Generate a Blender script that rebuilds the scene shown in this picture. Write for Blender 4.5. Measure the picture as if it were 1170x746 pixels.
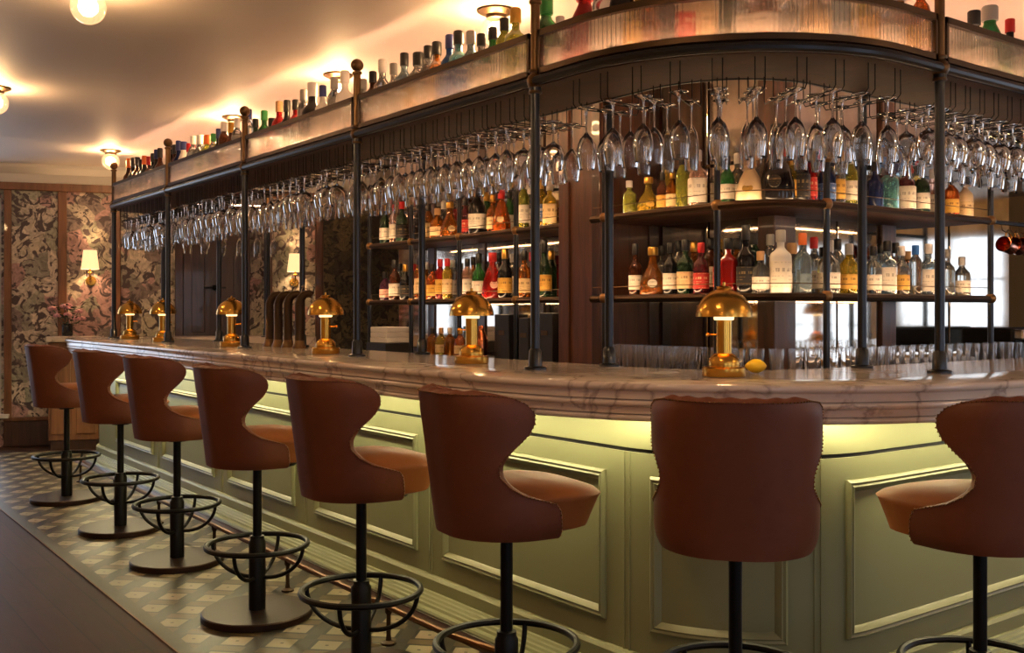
import bpy, math, random
from math import sin, cos, pi, sqrt, atan2, radians
from mathutils import Vector, Matrix
random.seed(7)
SC = bpy.context.scene
COL = SC.collection
for o in list(bpy.data.objects):
    bpy.data.objects.remove(o)

# ------------------------------------------------------------------ camera, world, lights, exposure
CAM = (-3.63, -3.25, 1.314)
FWD = (0.596, 0.803)
F, CX, CY = 1163.0, 585.0, 356.0
cd = bpy.data.cameras.new('camera'); cam = bpy.data.objects.new('camera', cd); COL.objects.link(cam)
cam.location = CAM
cam.rotation_euler = (pi/2, 0, -atan2(FWD[0], FWD[1]))
cd.sensor_width = 36.0; cd.lens = 36.0*F/1170.0
cd.shift_x = 0.0; cd.shift_y = -(373.0-CY)/1170.0
cd.clip_start = 0.05; cd.clip_end = 200
SC.camera = cam
SC.view_settings.view_transform = 'Standard'
SC.view_settings.look = 'None'
SC.view_settings.gamma = 1.0
SC.view_settings.use_curve_mapping = False
SC.view_settings.exposure = 0.15
SC.cycles.use_denoising = True
SC.cycles.max_bounces = 22
SC.cycles.transparent_max_bounces = 48
SC.cycles.transmission_bounces = 20
SC.cycles.glossy_bounces = 5
SC.cycles.diffuse_bounces = 3
SC.cycles.sample_clamp_indirect = 4.0
SC.cycles.caustics_reflective = False
SC.cycles.caustics_refractive = False

world = bpy.data.worlds.new('world'); SC.world = world; world.use_nodes = True
bg = world.node_tree.nodes['Background']
bg.inputs[0].default_value = (0.76, 0.86, 1.0, 1); bg.inputs[1].default_value = 3.2

# light levels (watts / emission strengths)
W_GLOBE, W_GLOBE_DOWN, W_BARLAMP, W_SCONCE = 26.0, 12.0, 7.0, 15.0
E_GLOBE, E_BULB, E_SHADE = 0.5, 14.0, 1.3
E_COUNTER_LED, E_SHELF_LED, E_GANTRY_LED = 68.0, 38.0, 50.0
C_WARM = (1.0, 0.60, 0.28); C_LED = (1.0, 0.85, 0.47); C_AMBER = (1.0, 0.52, 0.30)

# ------------------------------------------------------------------ helpers
def lin(c):
    r = []
    for v in c[:3]:
        v = v/255.0
        r.append(v/12.92 if v <= 0.04045 else ((v+0.055)/1.055)**2.4)
    return (r[0], r[1], r[2], 1.0)

MATS = {}
def new_mat(name):
    m = bpy.data.materials.new(name); m.use_nodes = True
    nt = m.node_tree
    return m, nt, nt.nodes['Principled BSDF']

def pmat(name, rgb, rough=0.5, metal=0.0, trans=0.0, ior=1.45, coat=0.0, noise=0.0, nscale=20.0, bump=0.0, spec=0.5, alpha=None):
    if name in MATS: return MATS[name]
    m, nt, b = new_mat(name)
    b.inputs['Base Color'].default_value = lin(rgb)
    b.inputs['Roughness'].default_value = rough
    b.inputs['Metallic'].default_value = metal
    b.inputs['Transmission Weight'].default_value = trans
    b.inputs['IOR'].default_value = ior
    b.inputs['Coat Weight'].default_value = coat
    b.inputs['Specular IOR Level'].default_value = spec
    if noise or bump:
        tc = nt.nodes.new('ShaderNodeTexCoord'); n = nt.nodes.new('ShaderNodeTexNoise')
        n.inputs['Scale'].default_value = nscale; n.inputs['Detail'].default_value = 5
        nt.links.new(tc.outputs['Object'], n.inputs['Vector'])
        if noise:
            mx = nt.nodes.new('ShaderNodeMix'); mx.data_type = 'RGBA'; mx.blend_type = 'MULTIPLY'
            mx.inputs[0].default_value = 1.0
            rp = nt.nodes.new('ShaderNodeMapRange'); rp.inputs[3].default_value = 1-noise; rp.inputs[4].default_value = 1+noise
            nt.links.new(n.outputs['Fac'], rp.inputs[0])
            mx.inputs[6].default_value = lin(rgb)
            nt.links.new(rp.outputs[0], mx.inputs[7])
            nt.links.new(mx.outputs[2], b.inputs['Base Color'])
        if bump:
            bp = nt.nodes.new('ShaderNodeBump'); bp.inputs['Strength'].default_value = bump; bp.inputs['Distance'].default_value = 0.004
            nt.links.new(n.outputs['Fac'], bp.inputs['Height']); nt.links.new(bp.outputs['Normal'], b.inputs['Normal'])
    MATS[name] = m
    return m

def emat(name, col, strength, base=0.8):
    if name in MATS: return MATS[name]
    m, nt, b = new_mat(name)
    b.inputs['Base Color'].default_value = (base, base, base, 1)
    b.inputs['Emission Color'].default_value = (col[0], col[1], col[2], 1)
    b.inputs['Emission Strength'].default_value = strength
    MATS[name] = m
    return m

def thin_glass(name, tint=(1, 1, 1), lo=0.05, hi=0.75, power=3.0, rough=0.03, emit=None, es=0.0):
    """A thin pane: what passes is tinted, what grazes reflects."""
    if name in MATS: return MATS[name]
    m = bpy.data.materials.new(name); m.use_nodes = True; nt = m.node_tree; nt.nodes.clear()
    out = nt.nodes.new('ShaderNodeOutputMaterial')
    tr = nt.nodes.new('ShaderNodeBsdfTransparent'); tr.inputs[0].default_value = (*tint, 1)
    gl = nt.nodes.new('ShaderNodeBsdfGlossy'); gl.inputs['Roughness'].default_value = rough
    gl.inputs[0].default_value = (0.95, 0.95, 0.95, 1)
    lw = nt.nodes.new('ShaderNodeLayerWeight'); lw.inputs[0].default_value = 0.5
    pw = nt.nodes.new('ShaderNodeMath'); pw.operation = 'POWER'; pw.inputs[1].default_value = power
    mr = nt.nodes.new('ShaderNodeMapRange'); mr.inputs[3].default_value = lo; mr.inputs[4].default_value = hi
    nt.links.new(lw.outputs['Facing'], pw.inputs[0]); nt.links.new(pw.outputs[0], mr.inputs[0])
    mx = nt.nodes.new('ShaderNodeMixShader')
    nt.links.new(mr.outputs[0], mx.inputs[0]); nt.links.new(tr.outputs[0], mx.inputs[1]); nt.links.new(gl.outputs[0], mx.inputs[2])
    last = mx
    if emit:
        em = nt.nodes.new('ShaderNodeEmission'); em.inputs[0].default_value = (*emit, 1); em.inputs[1].default_value = es
        ad = nt.nodes.new('ShaderNodeAddShader')
        nt.links.new(mx.outputs[0], ad.inputs[0]); nt.links.new(em.outputs[0], ad.inputs[1]); last = ad
    nt.links.new(last.outputs[0], out.inputs[0])
    MATS[name] = m
    return m

class MB:
    """Collects shapes for ONE mesh object."""
    def __init__(self):
        self.v = []; self.f = []
    def add(self, verts, faces):
        o = len(self.v)
        self.v.extend([tuple(p) for p in verts]); self.f.extend([tuple(i+o for i in f) for f in faces])
        return self
    def box(self, c, s, rz=0.0):
        hx, hy, hz = s[0]/2, s[1]/2, s[2]/2
        pts = []
        for z in (-hz, hz):
            for (x, y) in ((-hx, -hy), (hx, -hy), (hx, hy), (-hx, hy)):
                pts.append((c[0]+x*cos(rz)-y*sin(rz), c[1]+x*sin(rz)+y*cos(rz), c[2]+z))
        return self.add(pts, [(3, 2, 1, 0), (4, 5, 6, 7), (0, 1, 5, 4), (1, 2, 6, 5), (2, 3, 7, 6), (3, 0, 4, 7)])
    def prism(self, poly, z0, z1):
        n = len(poly)
        pts = [(p[0], p[1], z0) for p in poly]+[(p[0], p[1], z1) for p in poly]
        fs = [tuple(reversed(range(n))), tuple(range(n, 2*n))]
        for i in range(n):
            j = (i+1) % n; fs.append((i, j, n+j, n+i))
        return self.add(pts, fs)
    def lathe(self, prof, n=20, c=(0, 0, 0), tilt=None):
        pts = []; fs = []; rings = []
        for (r, z) in prof:
            if r < 1e-6:
                rings.append([len(pts)]); pts.append((0, 0, z))
            else:
                rings.append(list(range(len(pts), len(pts)+n)))
                for i in range(n):
                    a = 2*pi*i/n; pts.append((r*cos(a), r*sin(a), z))
        for A, B in zip(rings, rings[1:]):
            if len(A) == 1 and len(B) == 1: continue
            for i in range(n):
                j = (i+1) % n
                if len(A) == 1: fs.append((A[0], B[j], B[i]))
                elif len(B) == 1: fs.append((A[i], A[j], B[0]))
                else: fs.append((A[i], A[j], B[j], B[i]))
        if tilt is not None: pts = [tuple(tilt @ Vector(p)) for p in pts]
        return self.add([(p[0]+c[0], p[1]+c[1], p[2]+c[2]) for p in pts], fs)
    def sphere(self, c, r, n=12, m=8, sz=1.0):
        return self.lathe([(max(0.0, r*sin(pi*k/m)) if 0 < k < m else 0.0, -r*sz*cos(pi*k/m)) for k in range(m+1)], n, c)
    def tube(self, pts, r, n=8, closed=False):
        P = [Vector(p) for p in pts]; N = len(P)
        rr = r if isinstance(r, (list, tuple)) else [r]*N
        T = []
        for i in range(N):
            a = P[i-1] if (i > 0 or closed) else P[i]
            b = P[(i+1) % N] if (i < N-1 or closed) else P[i]
            T.append((b-a).normalized())
        up = Vector((0, 0, 1)) if abs(T[0].z) < 0.9 else Vector((1, 0, 0))
        nrm = T[0].cross(up).normalized()
        out = []
        for i in range(N):
            nrm = (nrm-T[i]*nrm.dot(T[i])).normalized(); bi = T[i].cross(nrm)
            for k in range(n):
                a = 2*pi*k/n; out.append(P[i]+nrm*(rr[i]*cos(a))+bi*(rr[i]*sin(a)))
        fs = []
        for i in range(N if closed else N-1):
            j = (i+1) % N
            for k in range(n):
                l = (k+1) % n; fs.append((i*n+k, i*n+l, j*n+l, j*n+k))
        if not closed:
            fs.append(tuple(reversed(range(n)))); fs.append(tuple(range((N-1)*n, N*n)))
        return self.add(out, fs)
    def rows(self, R, closed_profile=True, caps=True):
        """R: list of profile rows along a path, each a list of points."""
        n = len(R[0]); pts = [p for r in R for p in r]; fs = []
        for i in range(len(R)-1):
            for k in range(n if closed_profile else n-1):
                l = (k+1) % n; fs.append((i*n+k, (i+1)*n+k, (i+1)*n+l, i*n+l))
        if caps and closed_profile:
            fs.append(tuple(range(n))); fs.append(tuple(reversed(range((len(R)-1)*n, len(R)*n))))
        return self.add(pts, fs)
    def mesh(self, name, smooth=35):
        me = bpy.data.meshes.new(name); me.from_pydata(self.v, [], self.f); me.update()
        if smooth:
            me.polygons.foreach_set('use_smooth', [True]*len(me.polygons))
            me.set_sharp_from_angle(angle=radians(smooth))
        return me
    def build(self, name, mat, parent=None, smooth=35, bevel=0.0, subsurf=0, label=None):
        me = self.mesh(name, smooth)
        if mat: me.materials.append(mat)
        o = bpy.data.objects.new(name, me); COL.objects.link(o)
        if parent: o.parent = parent
        if bevel:
            m = o.modifiers.new('bevel', 'BEVEL'); m.width = bevel; m.segments = 2; m.limit_method = 'ANGLE'; m.angle_limit = radians(40)
        if subsurf:
            m = o.modifiers.new('sub', 'SUBSURF'); m.levels = subsurf; m.render_levels = subsurf
        if label: o['label'] = label
        return o

def tag(o, label, cat, group=None, kind=None):
    o['label'] = label; o['category'] = cat
    if group: o['group'] = group
    if kind: o['kind'] = kind
    return o
def struct(o):
    o['kind'] = 'structure'; return o
def empty(name, loc=(0, 0, 0), rz=0.0):
    o = bpy.data.objects.new(name, None); COL.objects.link(o)
    o.location = loc; o.rotation_euler = (0, 0, rz); o.empty_display_size = 0.05
    return o
def copy_tree(o, parent=None):
    c = o.copy(); COL.objects.link(c)
    if parent: c.parent = parent
    for ch in list(o.children): copy_tree(ch, c)
    return c
def lamp_light(name, loc, col, watts, rad, parent=None, spot=None):
    l = bpy.data.lights.new(name, 'SPOT' if spot else 'POINT')
    l.color = col; l.energy = watts; l.shadow_soft_size = rad
    if spot: l.spot_size = spot; l.spot_blend = 0.6
    o = bpy.data.objects.new(name, l); COL.objects.link(o); o.location = loc
    if parent: o.parent = parent
    return o

# --- plan geometry ---------------------------------------------------------
def proj(x, y):
    rx, ry = x-CAM[0], y-CAM[1]
    X = FWD[1]*rx-FWD[0]*ry; Z = FWD[0]*rx+FWD[1]*ry
    return CX+F*X/Z if Z > 0.01 else 1e9, Z
def ray(px):
    t = (px-CX)/F
    return (t*FWD[1]+FWD[0], -t*FWD[0]+FWD[1])
W0 = (-1.73, 7.67); WD = (0.9478, -0.3189); WN = (-0.3189, -0.9478)   # far wall: point, direction, normal into the room
def wall_s(px):
    d = ray(px); ax, ay = CAM[0]-W0[0], CAM[1]-W0[1]
    # CAM + t d = W0 + s WD
    det = d[0]*(-WD[1])+WD[0]*d[1]
    t = (-ax*(-WD[1])-WD[0]*ay)/det
    return (CAM[0]+t*d[0]-W0[0])*WD[0]+(CAM[1]+t*d[1]-W0[1])*WD[1]
def wallp(s, off=0.0):
    return (W0[0]+WD[0]*s+WN[0]*off, W0[1]+WD[1]*s+WN[1]*off)
WRZ = atan2(WD[1], WD[0])

def fillet(P, radii, nst=14, narc=22):
    """P: corner points, radii for the inner corners -> sampled points with a fixed count."""
    ents = []
    cur = Vector(P[0])
    out = []
    for i in range(1, len(P)-1):
        p = Vector(P[i]); a = (Vector(P[i-1])-p).normalized(); b = (Vector(P[i+1])-p).normalized()
        ang = a.angle(b); r = max(radii[i-1], 0.015)
        tl = r/math.tan(ang/2)
        s, e = p+a*tl, p+b*tl
        c = p+(a+b).normalized()*(r/sin(ang/2))
        for k in range(nst): out.append(cur.lerp(s, k/nst))
        v0 = s-c; v1 = e-c
        a0 = atan2(v0.y, v0.x); da = atan2(v1.y, v1.x)-a0
        while da > pi: da -= 2*pi
        while da < -pi: da += 2*pi
        for k in range(narc): 
            t = a0+da*k/narc; out.append(c+Vector((cos(t), sin(t)))*r)
        cur = e
    for k in range(nst+1): out.append(cur.lerp(Vector(P[-1]), k/nst))
    return out

Y0, YF = 6.49, 6.49
def bar_path(d, rn=0.95, rf=0.35, wing=1.9, x_end=4.0):
    """The bar's plan line, offset d outward: from the right wing, round the near corner, down the long side, round the far end."""
    xl = -1.1-d
    nf = (-WN[0], -WN[1])
    # far wing line: through (-1.1, YF) direction WD, shifted d along nf
    q = (-1.1+nf[0]*d, YF+nf[1]*d)
    t = (xl-q[0])/WD[0]
    c = (xl, q[1]+WD[1]*t)
    e = (q[0]+WD[0]*wing, q[1]+WD[1]*wing)
    return fillet([(x_end, -1.1-d), (xl, -1.1-d), c, e], [rn+d, rf+d])
def bar_sweep(mb, prof, closed=True, **kw):
    paths = [bar_path(d, **kw) for (d, z) in prof]
    R = []
    for i in range(len(paths[0])):
        R.append([(paths[k][i].x, paths[k][i].y, prof[k][1]) for k in range(len(prof))])
    return mb.rows(R, closed)

class Path:
    def __init__(self, pts):
        self.p = [Vector(q) for q in pts]; self.s = [0.0]
        for a, b in zip(self.p, self.p[1:]): self.s.append(self.s[-1]+(b-a).length)
        self.L = self.s[-1]
    def at(self, s):
        s = min(max(s, 0), self.L); i = 0
        lo, hi = 0, len(self.s)-2
        while lo < hi:
            m = (lo+hi+1)//2
            if self.s[m] <= s: lo = m
            else: hi = m-1
        i = lo
        seg = self.s[i+1]-self.s[i] or 1e-9
        t = (s-self.s[i])/seg
        return self.p[i].lerp(self.p[i+1], t)
    def tan(self, s):
        return (self.at(s+0.01)-self.at(s-0.01)).normalized()
    def frame(self, s):
        t = self.tan(s); return self.at(s), t, Vector((-t.y, t.x))*-1.0    # point, tangent, inward/outward fixed below
    def of_px(self, px, smin=0, smax=1e9):
        best = None; n = 900
        last = None
        for k in range(n+1):
            s = self.L*k/n
            if s < smin or s > smax: last = None; continue
            q, Z = proj(*self.at(s))
            if Z < 0.3: last = None; continue
            if last is not None and (last[1]-px)*(q-px) <= 0 and abs(last[1]-q) < 60:
                f = (px-last[1])/((q-last[1]) or 1e-9)
                ss = last[0]+(s-last[0])*f
                if best is None or Z < best[1]: best = (ss, Z)
            last = (s, q)
        return best[0] if best else None
    def of_y(self, y):
        n = 2000; b = min(range(n+1), key=lambda k: abs(self.at(self.L*k/n).y-y)+(10 if self.at(self.L*k/n).x > -0.9 else 0))
        return self.L*b/n
    def of_x(self, x):
        n = 2000; b = min(range(n+1), key=lambda k: abs(self.at(self.L*k/n).x-x)+(10 if self.at(self.L*k/n).y > -0.5 else 0))
        return self.L*b/n
# walking right wing -> long side (heading -x, then +y): outward is to the left of travel
def outn(t): return Vector((-t.y, t.x)) if False else Vector((-t.y, t.x))

# ------------------------------------------------------------------ materials
M_brass = pmat('brass', (222, 170, 78), 0.24, 1.0, noise=0.12, nscale=9)
M_bronze = pmat('aged_bronze', (104, 80, 54), 0.38, 0.9, noise=0.25, nscale=14)
M_steel = pmat('black_steel', (60, 62, 66), 0.3, 0.9)
M_frame = pmat('dark_bronze', (70, 54, 40), 0.45, 0.85, noise=0.2, nscale=14)
M_joint = pmat('joint_bronze', (150, 116, 76), 0.4, 0.85, noise=0.2, nscale=20)
M_railbronze = pmat('foot_rail_bronze', (112, 76, 44), 0.42, 0.9)
M_black = pmat('black_iron', (22, 20, 19), 0.42, 0.6)
M_baseplate = pmat('bronze_base', (50, 32, 24), 0.4, 0.6, noise=0.2)
M_leather = pmat('saddle_leather', (106, 57, 36), 0.54, noise=0.14, nscale=26, bump=0.12)
M_green = pmat('sage_paint', (132, 134, 102), 0.38, noise=0.04, nscale=6)
M_chrome = pmat('chrome', (200, 200, 200), 0.12, 1.0)
M_copper = pmat('copper', (205, 120, 80), 0.18, 1.0)
M_dark = pmat('dark_recess', (16, 14, 13), 0.6)
M_glassware = pmat('glassware', (255, 255, 255), 0.0, trans=1.0, ior=1.45)
M_tumbler = pmat('tumbler_glass', (255, 255, 255), 0.0, trans=1.0, ior=1.45)
M_pane = thin_glass('window_glass', (0.97, 0.98, 1.0), 0.04, 0.8, 4)
M_globe = thin_glass('globe_glass', (1, 0.97, 0.92), 0.08, 0.6, 2.0, 0.05, emit=C_WARM, es=E_GLOBE)
M_bulb = emat('lamp_bulb', (1.0, 0.72, 0.42), E_BULB)
M_led = emat('counter_led', C_LED, E_COUNTER_LED)
M_sled = emat('shelf_led', (1.0, 0.62, 0.32), E_SHELF_LED)
M_gled = emat('gantry_led', C_AMBER, E_GANTRY_LED)
M_white = pmat('white_paint', (205, 200, 195), 0.5)
M_ceil = pmat('ceiling_paint', (228, 216, 206), 0.6)
M_plaster = pmat('plaster', (214, 184, 132), 0.7)

def wood(name, dark, light, rough=0.4, scale=(1, 1, 8), coat=0.15):
    m, nt, b = new_mat(name)
    tc = nt.nodes.new('ShaderNodeTexCoord'); mp = nt.nodes.new('ShaderNodeMapping')
    mp.inputs['Scale'].default_value = scale
    n = nt.nodes.new('ShaderNodeTexNoise'); n.inputs['Scale'].default_value = 3.0; n.inputs['Detail'].default_value = 6; n.inputs['Distortion'].default_value = 0.6
    cr = nt.nodes.new('ShaderNodeValToRGB')
    cr.color_ramp.elements[0].position = 0.3; cr.color_ramp.elements[0].color = lin(dark)
    cr.color_ramp.elements[1].position = 0.72; cr.color_ramp.elements[1].color = lin(light)
    nt.links.new(tc.outputs['Object'], mp.inputs[0]); nt.links.new(mp.outputs[0], n.inputs['Vector'])
    nt.links.new(n.outputs['Fac'], cr.inputs[0]); nt.links.new(cr.outputs[0], b.inputs['Base Color'])
    b.inputs['Roughness'].default_value = rough; b.inputs['Coat Weight'].default_value = coat
    return m
M_wood = wood('walnut', (58, 32, 20), (98, 58, 36), 0.38, (7, 7, 0.7))
M_woodlight = wood('oak_trim', (92, 58, 36), (130, 86, 54), 0.4, (6, 6, 0.8))
M_wooddark = wood('dark_walnut', (40, 22, 15), (68, 38, 26), 0.35, (7, 7, 0.7))
M_shelfwood = wood('shelf_walnut', (50, 27, 17), (82, 45, 27), 0.6, (2, 2, 2), 0.0)

def marble():
    m, nt, b = new_mat('veined_marble')
    tc = nt.nodes.new('ShaderNodeTexCoord')
    n1 = nt.nodes.new('ShaderNodeTexNoise'); n1.inputs['Scale'].default_value = 3.1; n1.inputs['Detail'].default_value = 10; n1.inputs['Distortion'].default_value = 0.5
    cr = nt.nodes.new('ShaderNodeValToRGB'); e = cr.color_ramp.elements
    e[0].position = 0.40; e[0].color = lin((226, 212, 204)); e[1].position = 0.60; e[1].color = lin((222, 208, 200))
    x = cr.color_ramp.elements.new(0.47); x.color = lin((220, 206, 198))
    x = cr.color_ramp.elements.new(0.50); x.color = lin((172, 156, 150))
    x = cr.color_ramp.elements.new(0.525); x.color = lin((220, 206, 198))
    nt.links.new(tc.outputs['Object'], n1.inputs['Vector']); nt.links.new(n1.outputs['Fac'], cr.inputs[0])
    nt.links.new(cr.outputs[0], b.inputs['Base Color']); b.inputs['Roughness'].default_value = 0.12
    return m
M_marble = marble()

def wallpaper(name, cols, scale, mix):
    """Big leaves and blossoms: warped cells in muted tones over a dark ground."""
    m, nt, b = new_mat(name)
    tc = nt.nodes.new('ShaderNodeTexCoord')
    wn = nt.nodes.new('ShaderNodeTexNoise'); wn.inputs['Scale'].default_value = 4.5*scale; wn.inputs['Detail'].default_value = 3
    sub = nt.nodes.new('ShaderNodeVectorMath'); sub.operation = 'SUBTRACT'; sub.inputs[1].default_value = (0.5, 0.5, 0.5)
    scl = nt.nodes.new('ShaderNodeVectorMath'); scl.operation = 'SCALE'; scl.inputs['Scale'].default_value = 0.22/scale
    ad = nt.nodes.new('ShaderNodeVectorMath'); ad.operation = 'ADD'
    nt.links.new(tc.outputs['Object'], wn.inputs['Vector']); nt.links.new(wn.outputs['Color'], sub.inputs[0])
    nt.links.new(sub.outputs[0], scl.inputs[0]); nt.links.new(tc.outputs['Object'], ad.inputs[0]); nt.links.new(scl.outputs[0], ad.inputs[1])
    vo = nt.nodes.new('ShaderNodeTexVoronoi'); vo.inputs['Scale'].default_value = 5.0*scale
    nt.links.new(ad.outputs[0], vo.inputs['Vector'])
    sx = nt.nodes.new('ShaderNodeSeparateColor'); nt.links.new(vo.outputs['Color'], sx.inputs[0])
    cr = nt.nodes.new('ShaderNodeValToRGB'); cr.color_ramp.interpolation = 'CONSTANT'
    e = cr.color_ramp.elements
    e[0].position = 0; e[0].color = lin(cols[0]); e[1].position = 1.0/len(cols); e[1].color = lin(cols[1])
    for i in range(2, len(cols)):
        q = e.new(i/len(cols)); q.color = lin(cols[i])
    nt.links.new(sx.outputs[0], cr.inputs[0])
    # soft shading of the painted leaves, and the dark ground between them
    wv = nt.nodes.new('ShaderNodeTexNoise'); wv.inputs['Scale'].default_value = 13*scale; wv.inputs['Detail'].default_value = 4; wv.inputs['Distortion'].default_value = 1.6
    nt.links.new(ad.outputs[0], wv.inputs['Vector'])
    mr = nt.nodes.new('ShaderNodeMapRange'); mr.inputs[1].default_value = 0.3; mr.inputs[2].default_value = 0.7; mr.inputs[3].default_value = 0.50; mr.inputs[4].default_value = 1.22
    nt.links.new(wv.outputs['Fac'], mr.inputs[0])
    ml = nt.nodes.new('ShaderNodeMix'); ml.data_type = 'RGBA'; ml.blend_type = 'MULTIPLY'; ml.inputs[0].default_value = 1.0
    nt.links.new(cr.outputs[0], ml.inputs[6]); nt.links.new(mr.outputs[0], ml.inputs[7])
    gn = nt.nodes.new('ShaderNodeTexNoise'); gn.inputs['Scale'].default_value = 7.0*scale; gn.inputs['Detail'].default_value = 3.5; gn.inputs['Distortion'].default_value = 2.4
    nt.links.new(tc.outputs['Object'], gn.inputs['Vector'])
    r2 = nt.nodes.new('ShaderNodeValToRGB'); q = r2.color_ramp.elements
    q[0].position = 0.52; q[0].color = (0, 0, 0, 1); q[1].position = 0.58; q[1].color = (1, 1, 1, 1)
    nt.links.new(gn.outputs['Fac'], r2.inputs[0])
    mx = nt.nodes.new('ShaderNodeMix'); mx.data_type = 'RGBA'
    mx.inputs[7].default_value = lin(mix); nt.links.new(r2.outputs[0], mx.inputs[0]); nt.links.new(ml.outputs[2], mx.inputs[6])
    nt.links.new(mx.outputs[2], b.inputs['Base Color']); b.inputs['Roughness'].default_value = 0.6
    return m
M_paper = wallpaper('floral_paper', [(196, 184, 166), (166, 164, 148), (204, 192, 178), (186, 150, 148), (152, 148, 138), (212, 198, 184), (138, 124, 122)], 1.05, (74, 62, 66))
M_paperdark = wallpaper('olive_scroll_paper', [(92, 82, 58), (70, 64, 48), (104, 92, 66), (58, 50, 40)], 1.2, (26, 22, 20))

def tile_mat():
    m, nt, b = new_mat('diamond_tile')
    L = nt.links
    tc = nt.nodes.new('ShaderNodeTexCoord'); mp = nt.nodes.new('ShaderNodeMapping')
    mp.inputs['Rotation'].default_value = (0, 0, radians(45)); p = 0.185
    mp.inputs['Scale'].default_value = (1/p, 1/p, 1)
    L.new(tc.outputs['Object'], mp.inputs[0])
    sp = nt.nodes.new('ShaderNodeSeparateXYZ'); L.new(mp.outputs[0], sp.inputs[0])
    def mth(op, a, bb=None):
        n = nt.nodes.new('ShaderNodeMath'); n.operation = op
        for i, q in enumerate((a, bb)):
            if q is None: continue
            if isinstance(q, (int, float)): n.inputs[i].default_value = q
            else: L.new(q, n.inputs[i])
        return n.outputs[0]
    def dist(o): return mth('ABSOLUTE', mth('SUBTRACT', mth('FRACT', o), 0.5))
    du, dv = dist(sp.outputs[0]), dist(sp.outputs[1])
    mxd = mth('MAXIMUM', du, dv)
    sq = mth('LESS_THAN', mxd, 0.27)
    ln = mth('LESS_THAN', mxd, 0.35)
    dot = mth('LESS_THAN', mxd, 0.035)
    bu = mth('LESS_THAN', du, 0.35); bv = mth('LESS_THAN', dv, 0.35)
    nz = nt.nodes.new('ShaderNodeTexNoise'); nz.inputs['Scale'].default_value = 7; L.new(tc.outputs['Object'], nz.inputs['Vector'])
    def mix(f, A, B):
        n = nt.nodes.new('ShaderNodeMix'); n.data_type = 'RGBA'; L.new(f, n.inputs[0])
        for i, q in ((6, A), (7, B)):
            if isinstance(q, tuple): n.inputs[i].default_value = lin(q)
            else: L.new(q, n.inputs[i])
        return n.outputs[2]
    c = mix(bu, (40, 36, 30), (96, 80, 54))
    c = mix(bv, c, (54, 47, 35))
    c = mix(ln, c, (22, 20, 17))
    c = mix(sq, c, (158, 144, 116))
    c = mix(dot, c, (50, 44, 38))
    mm = nt.nodes.new('ShaderNodeMix'); mm.data_type = 'RGBA'; mm.blend_type = 'MULTIPLY'; mm.inputs[0].default_value = 0.3
    L.new(c, mm.inputs[6]); L.new(nz.outputs['Color'], mm.inputs[7])
    L.new(mm.outputs[2], b.inputs['Base Color']); b.inputs['Roughness'].default_value = 0.35
    return m
M_tile = tile_mat()

def plank_mat():
    m, nt, b = new_mat('floor_planks')
    L = nt.links
    tc = nt.nodes.new('ShaderNodeTexCoord'); mp = nt.nodes.new('ShaderNodeMapping')
    mp.inputs['Rotation'].default_value = (0, 0, radians(90))
    L.new(tc.outputs['Object'], mp.inputs[0])
    br = nt.nodes.new('ShaderNodeTexBrick'); br.inputs['Scale'].default_value = 1.0
    br.inputs['Brick Width'].default_value = 1.6; br.inputs['Row Height'].default_value = 0.16; br.inputs['Mortar Size'].default_value = 0.003
    br.inputs['Color1'].default_value = lin((76, 46, 31)); br.inputs['Color2'].default_value = lin((66, 39, 26)); br.inputs['Mortar'].default_value = lin((46, 28, 19))
    L.new(mp.outputs[0], br.inputs['Vector'])
    n = nt.nodes.new('ShaderNodeTexNoise'); n.inputs['Scale'].default_value = 4; n.inputs['Detail'].default_value = 6
    mp2 = nt.nodes.new('ShaderNodeMapping'); mp2.inputs['Scale'].default_value = (8, 0.8, 1); L.new(tc.outputs['Object'], mp2.inputs[0]); L.new(mp2.outputs[0], n.inputs['Vector'])
    mm = nt.nodes.new('ShaderNodeMix'); mm.data_type = 'RGBA'; mm.blend_type = 'MULTIPLY'; mm.inputs[0].default_value = 0.7
    L.new(br.outputs['Color'], mm.inputs[6]); L.new(n.outputs['Color'], mm.inputs[7])
    L.new(mm.outputs[2], b.inputs['Base Color']); b.inputs['Roughness'].default_value = 0.55; b.inputs['Specular IOR Level'].default_value = 0.25
    return m
M_planks = plank_mat()

def mirror_mat():
    m, nt, b = new_mat('antique_mirror')
    tc = nt.nodes.new('ShaderNodeTexCoord'); n = nt.nodes.new('ShaderNodeTexNoise'); n.inputs['Scale'].default_value = 5; n.inputs['Detail'].default_value = 6
    nt.links.new(tc.outputs['Object'], n.inputs['Vector'])
    cr = nt.nodes.new('ShaderNodeValToRGB'); cr.color_ramp.elements[0].position = 0.3; cr.color_ramp.elements[0].color = lin((170, 160, 146))
    cr.color_ramp.elements[1].position = 0.65; cr.color_ramp.elements[1].color = lin((222, 214, 202))
    nt.links.new(n.outputs['Fac'], cr.inputs[0]); nt.links.new(cr.outputs[0], b.inputs['Base Color'])
    b.inputs['Metallic'].default_value = 1.0; b.inputs['Roughness'].default_value = 0.06
    return m
M_mirror = mirror_mat()
M_ribbed = pmat('reeded_glass', (250, 246, 236), 0.08, trans=1.0, ior=1.22, coat=0.6)
nt = M_ribbed.node_tree; pb = nt.nodes['Principled BSDF']; tl = nt.nodes.new('ShaderNodeBsdfTranslucent'); tl.inputs[0].default_value = (0.85, 0.80, 0.70, 1)
mxs = nt.nodes.new('ShaderNodeMixShader'); mxs.inputs[0].default_value = 0.20
nt.links.new(pb.outputs[0], mxs.inputs[1]); nt.links.new(tl.outputs[0], mxs.inputs[2]); trn = nt.nodes.new('ShaderNodeBsdfTransparent'); trn.inputs[0].default_value = (0.97, 0.95, 0.9, 1)
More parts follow.
